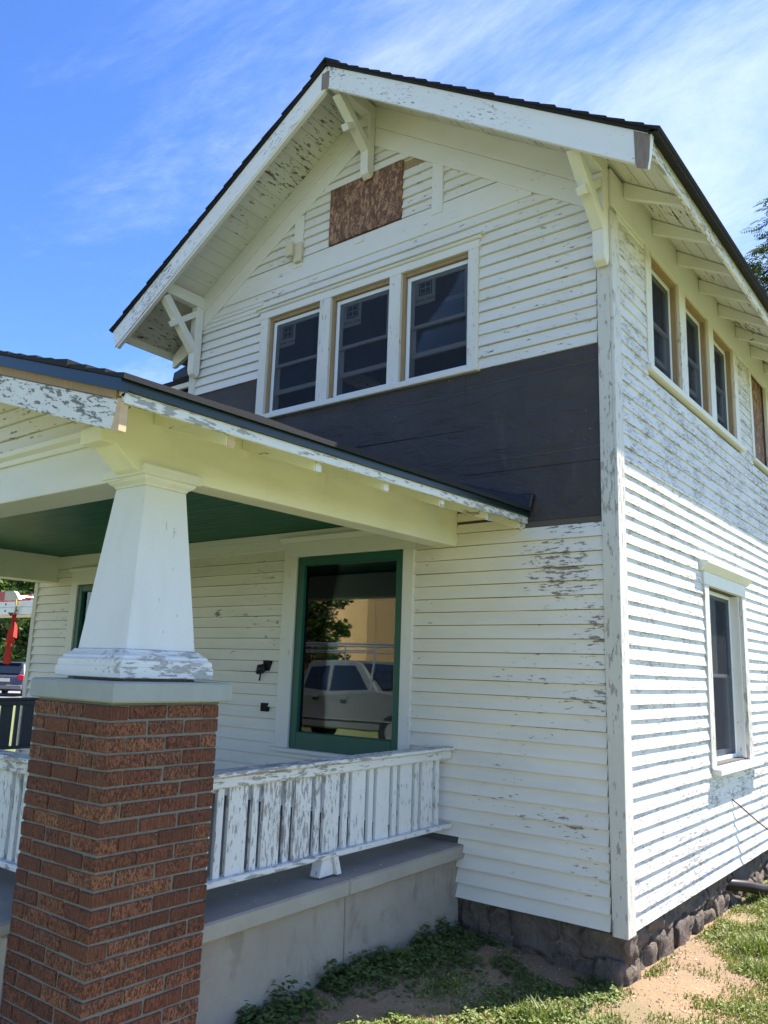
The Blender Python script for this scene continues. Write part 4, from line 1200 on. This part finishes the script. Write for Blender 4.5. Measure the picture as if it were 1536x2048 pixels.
def by_found():
    x = random.uniform(-1.15, .0); y = -abs(random.gauss(0, .42)) - .01
    if mn.noise((x * 4, y * 4, 9)) + .5 * mn.noise((x * 11, y * 11, 3)) < .0: return None
    return x, y, .06
def clover():
    x = random.uniform(-1.1, 1.0); y = random.uniform(-2.2, .0) if x < 0 else random.uniform(-.9, 3.2)
    if x < 0 and (y > -.05): return None
    if dens(x, y) + .45 * mn.noise((x * 6, y * 6, 12)) + (.22 if x < .1 and y < -.1 else 0) + random.uniform(-.22, .12) < .13: return None
    return x, y, .045
leaves('weeds', 'low broadleaf weeds against the porch foundation wall', 3600, .020, along_wall, 'weed')
leaves('weeds', 'small dark weeds below the rubble foundation', 6500, .012, by_found, 'weed')
leaves('clover', 'small pale green clover leaves in the sunny grass', 34000, .0125, clover, 'clover')
V, F = [], []
for _ in range(9000):
    y = -2.4 + 6.5 * random.random() ** 1.3; x = random.uniform(-1.15, 1.5)
    if x < 0 and y > -.02: continue
    z = gz(x, y); r_ = random.uniform(.002, .0055) if random.random() < .93 else random.uniform(.006, .013); o = len(V)
    a = random.uniform(0, 6.28)
    for q in range(5):
        rr = r_ * random.uniform(.7, 1.3); V.append((x + rr * math.cos(a + q * 1.257) * 1.3, y + rr * math.sin(a + q * 1.257), z - .001))
    V.append((x + random.uniform(-.4, .4) * r_, y + random.uniform(-.4, .4) * r_, z + r_ * random.uniform(.5, 1.0)))
    for q in range(5): F.append((o + q, o + (q + 1) % 5, o + 5))
mat['clod'] = leaf_mat('soil_crumb', (.10, .06, .036), (.36, .24, .16), .0)
me = bpy.data.meshes.new('soil_crumbs'); me.from_pydata(V, [], F); me.materials.append(mat['clod'])
o = link('soil_crumbs', me); o['kind'] = 'stuff'; o['label'] = 'crumbs of soil and small pebbles on the bare dirt'; o['category'] = 'gravel'
V, F = [], []
for _ in range(170):
    if random.random() < .18: x, y = -1.15 - random.uniform(0, .3), random.uniform(-2.2, -.1); z = .731 + (y + 2.3) * .018
    else:
        if random.random() < .5: x, y = random.uniform(.03, .5), random.uniform(-.3, 3)
        else: x, y = random.uniform(-1.1, .1), -abs(random.gauss(0, .5))
        z = gz(x, y) + .006
    s = random.uniform(.002, .006); a = random.uniform(0, 6.28); o = len(V)
    for q in range(4): V.append((x + s * math.cos(a + q * 1.57) * (1.8 if q % 2 else 1), y + s * math.sin(a + q * 1.57), z + random.uniform(0, .003)))
    F.append((o, o + 1, o + 2, o + 3))
me = bpy.data.meshes.new('paint_flakes'); me.from_pydata(V, [], F); me.materials.append(mat['flake'])
o = link('paint_flakes', me); o['kind'] = 'stuff'; o['label'] = 'white paint flakes fallen on the slab and the dirt'; o['category'] = 'debris'

# ================================================================== trees
mat['leaf'] = leaf_mat('tree_leaf', (.020, .060, .008), (.085, .150, .022), .35)
mat['leaf2'] = leaf_mat('tree_leaf_bright', (.035, .085, .010), (.12, .19, .03), .4)
mat['leaf_dark'] = leaf_mat('walnut_leaf', (.022, .055, .018), (.065, .125, .035), .3)
mat['bark'] = plain('tree_bark', (.10, .075, .055), .95, var=.4, scale=5, stretch=(4, 4, 1), bump=.03, bscale=9)
def tree(name, label, base, H, crown, n_leaf, leaf_s, m, seed, group=None, trunk_r=.25, n_blob=26):
    r = random.Random(seed); t = thing(name, label, 'tree', base, group)
    bx_, by_, bz_ = 0, 0, 0
    mb = MB(); cx, cy, cz, rx, rz = 0, 0, H - crown[1], crown[0], crown[1]
    mb.tube([(0, 0, -.3), (.1, 0, H * .25), (-.1, .1, H * .5), (0, 0, H * .8)], [trunk_r, trunk_r * .8, trunk_r * .55, trunk_r * .15], 9)
    blobs = []
    for _ in range(n_blob):
        a = r.uniform(0, 6.28); u = r.uniform(-1, 1); q = r.random() ** .4
        c = Vector((cx + rx * q * math.cos(a) * math.sqrt(1 - u * u), cy + rx * q * math.sin(a) * math.sqrt(1 - u * u), cz + rz * q * u))
        blobs.append((c, rx * r.uniform(.16, .34)))
        s = Vector((0, 0, max(H * .25, c.z - rz * .7)))
        mb.tube([s, (s + c) / 2 + Vector((0, 0, -.2)), c], [trunk_r * .3, trunk_r * .18, .02], 5)
    mb.build('trunk', 'bark', t, smooth=True)
    N = n_leaf; V = np.zeros((N * 4, 3)); 
    for i in range(N):
        c, br = blobs[r.randrange(len(blobs))]
        d = Vector((r.gauss(0, 1), r.gauss(0, 1), r.gauss(0, 1))).normalized() * br * (r.random() ** .45)
        p = c + d; u = Vector((r.gauss(0, 1), r.gauss(0, 1), r.gauss(0, .6))).normalized(); w = u.orthogonal().normalized()
        w = (Matrix.Rotation(r.uniform(0, 6.28), 3, u) @ w); s = leaf_s * r.uniform(.6, 1.3)
        V[i * 4] = p - u * s; V[i * 4 + 1] = p + w * s * .5; V[i * 4 + 2] = p + u * s; V[i * 4 + 3] = p - w * s * .5
    me = bpy.data.meshes.new('crown'); me.from_pydata(V.tolist(), [], [(k, k + 1, k + 2, k + 3) for k in range(0, N * 4, 4)])
    me.materials.append(mat[m]); link('crown', me, t)
    return t
tree('tree', 'tall bright leafed tree beyond the parked cars, topmost foliage seen under the porch beam', (-58, 26, .1), 11.5, (6.5, 4.6), 9000, .30, 'leaf2', 3, 'trees beyond the parking lot', .4)
tree('tree', 'dark low branching tree behind the hanging red flag', (-50, 23.0, .1), 8.0, (4.2, 3.6), 7000, .24, 'leaf', 4, 'trees beyond the parking lot', .3)
tree('tree', 'round green tree behind the white suv in the parking lot', (-101, 49, .9), 9.5, (7, 4.6), 6000, .4, 'leaf2', 5, 'trees beyond the parking lot', .4)
tree('tree', 'wide dark tree rising beyond the blue pickup', (-92, 52, .9), 11, (8, 5), 6000, .4, 'leaf', 6, 'trees beyond the parking lot', .45)
# walnut at the right edge: pinnate fronds
wt = thing('walnut_tree', 'walnut tree with drooping feathery leaves behind the roof at the right edge', 'tree', (1.6, 15.6, .1))
r = random.Random(11); mb = MB()
mb.tube([(0, 0, -.3), (.1, 0, 3), (0, .2, 6), (-.1, 0, 9), (0, 0, 12.5)], [.3, .26, .2, .13, .03], 9)
V, F = [], []
def frond(p, d, L):
    side = d.cross(Vector((0, 0, 1))).normalized(); n = int(L / .055); q = p.copy(); dd = d.copy()
    for i in range(n):
        t = i / n; dd = (dd + Vector((0, 0, -.07))).normalized(); q = q + dd * (L / n)
        ll = .165 * (1 - .55 * abs(t - .45) * 2) + .02
        for s in (-1, 1):
            u = (side * s + dd * .45 + Vector((0, 0, -.25 + r.uniform(-.2, .2)))).normalized(); w = dd * ll * .17
            o = len(V); V.extend([tuple(q), tuple(q + u * ll * .5 + w), tuple(q + u * ll), tuple(q + u * ll * .5 - w)]); F.append((o, o + 1, o + 2, o + 3))
tips = []
for _ in range(46):
    a = r.uniform(0, 6.28); h = r.uniform(6.5, 12.3); rr = r.uniform(1.6, 3.9) * (1 - .25 * abs(h - 9.5) / 3)
    tip = Vector((rr * math.cos(a), rr * math.sin(a), h + r.uniform(.2, .9)))
    mb.tube([(0, 0, h - 1.2), tuple(tip * .5 + Vector((0, 0, (h - 1.2) * .5 + .3))), tuple(tip)], [.07, .045, .012], 5)
    for _k in range(15):
        b = tip * r.uniform(.62, 1.0); b.z = h - 1.2 + (tip.z - h + 1.2) * (b.x / tip.x if abs(tip.x) > .05 else .9) + r.uniform(0, .3)
        frond(b, Vector((math.cos(a + r.uniform(-1.4, 1.4)), math.sin(a + r.uniform(-1.4, 1.4)), r.uniform(-.1, .5))).normalized(), r.uniform(.35, .62))
for spot in ((-3.3, -1.45, 12.1), (-3.6, -1.5, 11.2), (-3.2, -1.7, 12.7), (-3.9, -1.3, 11.45), (-3.1, -1.5, 11.7), (-3.3, -1.4, 10.9), (-2.9, -1.5, 12.4), (-3.5, -1.3, 11.8), (-3.0, -1.2, 11.3), (-2.8, -1.4, 13.0), (-3.6, -1.0, 10.7), (-3.2, -.8, 10.4)):
    tip = Vector(spot)
    mb.tube([(0, 0, tip.z - 2.4), tuple(Vector((tip.x * .5, tip.y * .5, tip.z - .9))), tuple(tip)], [.07, .045, .012], 5)
    for _k in range(30):
        b = tip + Vector((r.uniform(-.1, 1.0), r.uniform(-.4, .4), r.uniform(-.25, .3)))
        frond(b, Vector((r.uniform(-1, .3), r.uniform(-.8, .8), r.uniform(-.3, .3))).normalized(), r.uniform(.4, .62))
mb.build('trunk', 'bark', wt, smooth=True)
me = bpy.data.meshes.new('crown'); me.from_pydata(V, [], F); me.materials.append(mat['leaf_dark']); link('crown', me, wt)

# ================================================================== vehicles
def carpaint(name, c): return plain(name, c, .28, var=.03, spec=.6)
mat['paint_grey'] = carpaint('grey_car_paint', (.055, .058, .085))
mat['paint_blue'] = carpaint('blue_car_paint', (.010, .055, .33))
mat['paint_white'] = carpaint('white_car_paint', (.72, .73, .76))
mat['paint_silver'] = carpaint('silver_car_paint', (.13, .135, .135))
mat['car_glass'] = plain('car_glass', (.012, .016, .020), .08, var=.05, spec=.7)
mat['rubber'] = plain('tyre_rubber', (.016, .016, .017), .8)
mat['rim'] = plain('wheel_rim', (.42, .43, .45), .35, metal=.7)
mat['tail'] = plain('red_lens', (.55, .012, .014), .2)
mat['head'] = plain('clear_lens', (.70, .72, .74), .15)
mat['chrome'] = plain('chrome_trim', (.6, .6, .62), .2, metal=.9)
mat['plate'] = plain('licence_plate', (.62, .58, .45), .5)
mat['bumper'] = plain('grey_plastic', (.16, .15, .15), .6)
def vehicle(name, label, cat, loc, rot, prof, halfw, belt, side_windows, paint, wheels, wr=.34, rear=None, front=None, group=None, tumble=.20):
    """prof: closed side profile (x forward, z), narrowed above the belt line"""
    t = thing(name, label, cat, loc, group); t.rotation_euler = (0, 0, rot)
    top = max(p[1] for p in prof)
    def hw(z): return halfw - max(0, (z - belt) / (top - belt)) * tumble - max(0, .45 - z) * .10
    mb = MB(); n = len(prof)
    inner = [(x, z) for x, z in prof]
    L = [(x, hw(z), z) for x, z in prof]; Rr = [(x, -hw(z), z) for x, z in prof]
    mb.quadbox(L, Rr); mb.build('body', paint, t, bevel=.035)
    for poly in side_windows:
        for s in (1, -1):
            a = [(x, s * (hw(z) + .004), z) for x, z in poly]; b = [(x, s * (hw(z) - .02), z) for x, z in poly]
            m2 = MB(); m2.quadbox(a, b); m2.build('window', 'car_glass', t)
    for x in wheels:
        for s in (1, -1):
            w = MB().tube([(x, s * (halfw - .20), wr), (x, s * (halfw - .19), wr), (x, s * (halfw + .005), wr), (x, s * (halfw + .012), wr)], [wr * .9, wr, wr, wr * .88], 20).build('wheel', 'rubber', t, smooth=False)
            MB().tube([(x, s * (halfw + .008), wr), (x, s * (halfw + .022), wr)], [wr * .62, wr * .55], 14).build('rim', 'rim', w)
    return t, hw
# grey hatchback suv seen from behind
SP = [(-2.25, .42), (-2.30, .62), (-2.22, .98), (-2.02, 1.10), (-1.62, 1.58), (-1.35, 1.66), (.25, 1.66), (.55, 1.58), (1.05, 1.12), (2.0, .98), (2.25, .78), (2.28, .42), (1.9, .30), (-1.95, .30)]
SW = [[(-1.55, 1.10), (-1.30, 1.52), (-.55, 1.55), (-.55, 1.10)], [(-.48, 1.10), (-.48, 1.55), (.22, 1.53), (.78, 1.12)]]
sx, sy = -37.75, 16.35
t, hw = vehicle('parked_suv', 'dark grey suv parked beyond the porch, its rear and red tail lamp showing', 'suv', (sx, sy, .10), math.radians(138), SP, .90, 1.05, SW, 'paint_grey', (-1.42, 1.42), .35)
MB().prism([(-2.10, 1.13), (-1.68, 1.55), (-1.66, 1.53), (-2.06, 1.11)], -.66, .66).build('rear_window', 'car_glass', t)
for s in (1, -1):
    MB().prism([(-2.30, .82), (-2.25, 1.06), (-1.86, 1.08), (-1.92, .86)], s * .905, s * .62).build('tail_lamp', 'tail', t, bevel=.02)
MB().box(-2.32, -2.285, -.28, .28, .74, .90).build('licence_plate', 'plate', t)
MB().box(-2.36, -2.22, -.86, .86, .40, .60).build('bumper', 'bumper', t, bevel=.03)
MB().box(-1.75, -1.45, -.6, .6, 1.60, 1.63).build('spoiler', 'black', t)
# blue pickup and white suv far away on the raised lot
PK = [(-2.75, .55), (-2.78, 1.08), (-1.05, 1.10), (-.98, 1.10), (-.80, 1.82), (-.62, 1.90), (.55, 1.90), (.80, 1.84), (1.35, 1.28), (2.55, 1.16), (2.75, .95), (2.78, .55), (2.4, .42), (-2.4, .42)]
PWN = [[(-.78, 1.28), (-.68, 1.74), (-.10, 1.78), (-.06, 1.24)], [(.02, 1.24), (.02, 1.78), (.62, 1.78), (1.10, 1.30)]]
vehicle('pickup_truck', 'blue pickup truck in the distant lot beside the house corner', 'pickup', (-80.2, 40.4, 1.0), math.radians(200), PK, .98, 1.15, PWN, 'paint_blue', (-1.75, 1.85), .40)
vehicle('white_suv', 'white suv in the distant lot left of the blue pickup', 'suv', (-92.2, 43.2, .92), math.radians(20), SP, .98, 1.05, SW, 'paint_white', (-1.42, 1.42), .38)
# white work pickup in front of the house; it shows as a reflection in the picture window
def work_truck(loc, rot, label):
    t, hw = vehicle('work_pickup', label, 'pickup', loc, rot, PK, .98, 1.15, PWN, 'paint_silver', (-1.75, 1.85), .40, group='work pickups with ladder racks')
    for s in (1, -1):
        for x in (-.35, .45): MB().box(x - .09, x + .09, s * .985, s * 1.02, 1.07, 1.11).build('door_handle', 'chrome', t)
        MB().prism([(2.55, .85), (2.72, .85), (2.70, 1.02), (2.52, 1.05)], s * .99, s * .7).build('headlight', 'head', t)
        mb = MB()
        for x in (-2.5, -1.1, 1.15):
            mb.tube([(x, s * .93, 1.05 if x < 0 else 1.25), (x, s * .80, 2.28)], .022, 6)
        mb.tube([(-2.9, s * .80, 2.28), (1.4, s * .80, 2.28)], .025, 6); mb.tube([(-2.7, s * .80, 2.12), (1.1, s * .80, 2.12)], .018, 6)
        mb.build('ladder_rack', 'grey_wood' if False else 'rim', t)
        MB().box(-1.8, 1.9, s * .99, s * 1.005, .62, .66).build('side_trim', 'bumper', t)
    mb = MB()
    for x in (-2.7, -1.1, 1.2): mb.tube([(x, -.80, 2.28), (x, .80, 2.28)], .022, 6)
    mb.build('rack_crossbar', 'rim', t)
    MB().box(-2.90, -2.74, -.9, .9, .45, .62).build('rear_bumper', 'chrome', t, bevel=.03)
    MB().box(2.74, 2.92, -.93, .93, .42, .70).build('bumper', 'chrome', t, bevel=.03)
    MB().prism([(.83, 1.81), (1.37, 1.30), (1.39, 1.32), (.85, 1.84)], -.78, .78).build('windshield', 'car_glass', t)
    return t
work_truck((-10.25, -9.75, .22), 0, 'silver crew cab pickup with a tube ladder rack standing in the street')
wt2 = work_truck((-15.6, 1.32, .08), math.pi, 'silver pickup with ladders on its rack parked left of the porch')
# ladders on the second pickup overhang its tail
mat['ladder_red'] = plain('red_fibreglass', (.50, .03, .035), .5, var=.12, scale=3)
mat['ladder_alu'] = plain('ladder_aluminium', (.68, .66, .62), .4, metal=.25, var=.15, scale=5)
mat['ladder_cap'] = plain('pale_ladder_end', (.60, .52, .38), .6)
LZ = .08 + 2.305
def ladder(name, label, x0, x1, yc, z, m, hw_, h, capm=None):
    t = thing(name, label, 'ladder', (x0, yc, z), 'ladders on the pickup rack')
    for s in (1, -1):
        MB().box(0, x1 - x0 - (.34 if capm else 0), s * hw_ - .018, s * hw_ + .018, 0, h).build('rail', m, t, bevel=.004)
        if capm: MB().prism([(x1 - x0 - .338, 0), (x1 - x0 + .06, -.0), (x1 - x0 - .04, h * .75), (x1 - x0 - .10, h), (x1 - x0 - .338, h)], s * hw_ - .024, s * hw_ + .024).build('rail_end', capm, t)
        for q in range(3): MB().tube([(x1 - x0 - .55 - q * .32, s * hw_ - .022, h * .55), (x1 - x0 - .55 - q * .32, s * hw_ + .024, h * .55)], .016, 8).build('rivet', 'black', t)
    x = .2
    while x < x1 - x0 - .1:
        MB().tube([(x, -hw_, h * .5), (x, hw_, h * .5)], .016, 6).build('rung', 'ladder_alu', t); x += .305
    return t
ladder('ladder', 'white aluminium ladder lowest in the rack stack, red flag tied to it', -15.2, -8.42, 1.0, LZ + .135, 'ladder_alu', .21, .10)
ladder('ladder', 'narrower aluminium ladder lying in the middle of the rack stack', -15.2, -8.46, 1.0, LZ + .240, 'ladder_alu', .19, .085)
ladder('ladder', 'red fibreglass ladder with pale ends on top of the stack', -15.2, -9.02, 1.0, LZ + .345, 'ladder_red', .20, .125, 'ladder_cap')
o = MB().box(-14.9, -14.75, .7, 1.3, LZ, LZ + .134); o.box(-13.15, -13.0, .7, 1.3, LZ, LZ + .134)
o = o.build('rack_block', 'grey_wood', wt2)
o.matrix_parent_inverse = wt2.matrix_world.inverted() if False else Matrix.Rotation(-math.pi, 4, 'Z') @ Matrix.Translation(-wt2.location)
# red warning flag
mat['flag'] = plain('red_flag_cloth', (.62, .035, .018), .7, var=.25, scale=9)
mat['strap'] = plain('yellow_strap', (.55, .38, .05), .7)
fl = thing('warning_flag', 'torn red cloth flag knotted to the ladder end by a yellow strap', 'flag', (-8.98, .77, LZ + .10))
def cloth(pts, w, seed):
    mb = MB(); r = random.Random(seed); n = 9
    for i, p in enumerate(pts):
        for j in range(n):
            u = j / (n - 1) - .5
            mb.v.append((p[0] + u * w[i] * .9, p[1] + .035 * math.sin(j * 2.1 + i * .5 + seed) - .02 * u, p[2] + .01 * math.sin(j * 3 + i)))
    for i in range(len(pts) - 1):
        for j in range(n - 1):
            o = i * n + j; mb.f.append((o, o + 1, o + n + 1, o + n))
    return mb
c = cloth([(0, -.02, .02), (-.005, -.02, -.06), (-.02, -.02, -.18), (-.03, -.02, -.30), (-.03, -.02, -.36)], [.05, .10, .17, .21, .24], 1).build('cloth', 'flag', fl, smooth=True, recalc=False)
c = cloth([(-.02, -.025, -.34), (-.035, -.02, -.42), (-.05, -.02, -.55), (-.06, -.02, -.64)], [.09, .11, .17, .19], 2).build('cloth', 'flag', fl, smooth=True, recalc=False)
c = cloth([(.03, -.02, -.05), (.06, -.02, -.16), (.075, -.02, -.28)], [.03, .05, .06], 5).build('cloth', 'flag', fl, smooth=True, recalc=False)
c = cloth([(-.12, -.02, .06), (-.05, -.02, .02), (0, -.02, .03)], [.05, .08, .04], 3).build('cloth', 'flag', fl, smooth=True, recalc=False)
MB().tube([(.0, -.02, .03), (.03, -.02, .15), (.0, -.02, .24)], .012, 6).build('strap', 'strap', fl)
MB().box(-.02, .02, -.03, .01, .0, .045).build('knot', 'flag', fl, bevel=.012)

# far low wall, road and lot
mat['asphalt'] = plain('sun_bleached_asphalt', (.26, .25, .24), .9, var=.12, scale=2)
mat['lot'] = plain('pale_lot_surface', (.36, .34, .31), .9, var=.1, scale=.5)
mat['field_stone'] = plain('dark_low_wall_stone', (.11, .095, .075), .95, var=.4, scale=3)
mb = MB(); mb.v = [(-52, 8, .148), (-30, 8, .148), (-30, 34, .148), (-52, 34, .148)]; mb.f = [(0, 1, 2, 3)]
o = mb.build('road', 'asphalt', None, recalc=False); o['kind'] = 'structure'
o = MB().box(-130, -62.5, 5, 110, .05, .93).build('parking_lot', 'lot'); o['kind'] = 'structure'
o = MB().box(-62.45, -61.9, 5, 70, .0, 1.16).build('retaining_wall', 'field_stone', None, bevel=.03)
o['label'] = 'long low dark stone wall in front of the distant parked cars'; o['category'] = 'wall'
# tan brick building across the street, mirrored in the picture window
mat['tan'] = plain('tan_brick', (.66, .40, .17), .9, var=.15, scale=3, stretch=(1, 1, 4))
mat['slate'] = plain('grey_roofing', (.16, .15, .16), .9, var=.15)
b = thing('tan_building', 'tan brick building with a grey gable roof across the street', 'building', (-26, -27, 0))
MB().box(-11, 2.3, -10, 0, 0, 3.0).build('wall', 'tan', b)
MB().box(1.0, 2.35, -.001 - .3, .35, 0, 6.4).build('pilaster', 'tan', b)
MB().box(-2.0, 2.3, -10, -.302, 3.001, 6.3).build('gable_wall', 'tan', b)
MB().prism([(.4, 2.85), (-5.2, 6.1), (-11, 6.1), (-11, 2.95)], 0, 10, lambda s, d, z: (d - 10 if False else s, -d * 1.0 + .3, z)).build('roof', 'slate', b)
MB().box(-.6, .2, .0, .03, .8, 2.6).build('door', 'green', b)
tree('tree', 'tall leafy street tree far across the road, only mirrored in the upper windows', (-33, -40, 0), 19, (8, 7), 6000, .45, 'leaf2', 31, 'street trees across the road', .5)
tree('tree', 'broad street tree across the road beside the tan building', (-20, -44, 0), 17, (8, 6.5), 6000, .45, 'leaf', 32, 'street trees across the road', .5)
tree('street_tree', 'small leafy tree in front of the tan building', (-16.2, -14.5, .08), 5.2, (1.5, 2.0), 3200, .11, 'leaf', 21, None, .08, 34)
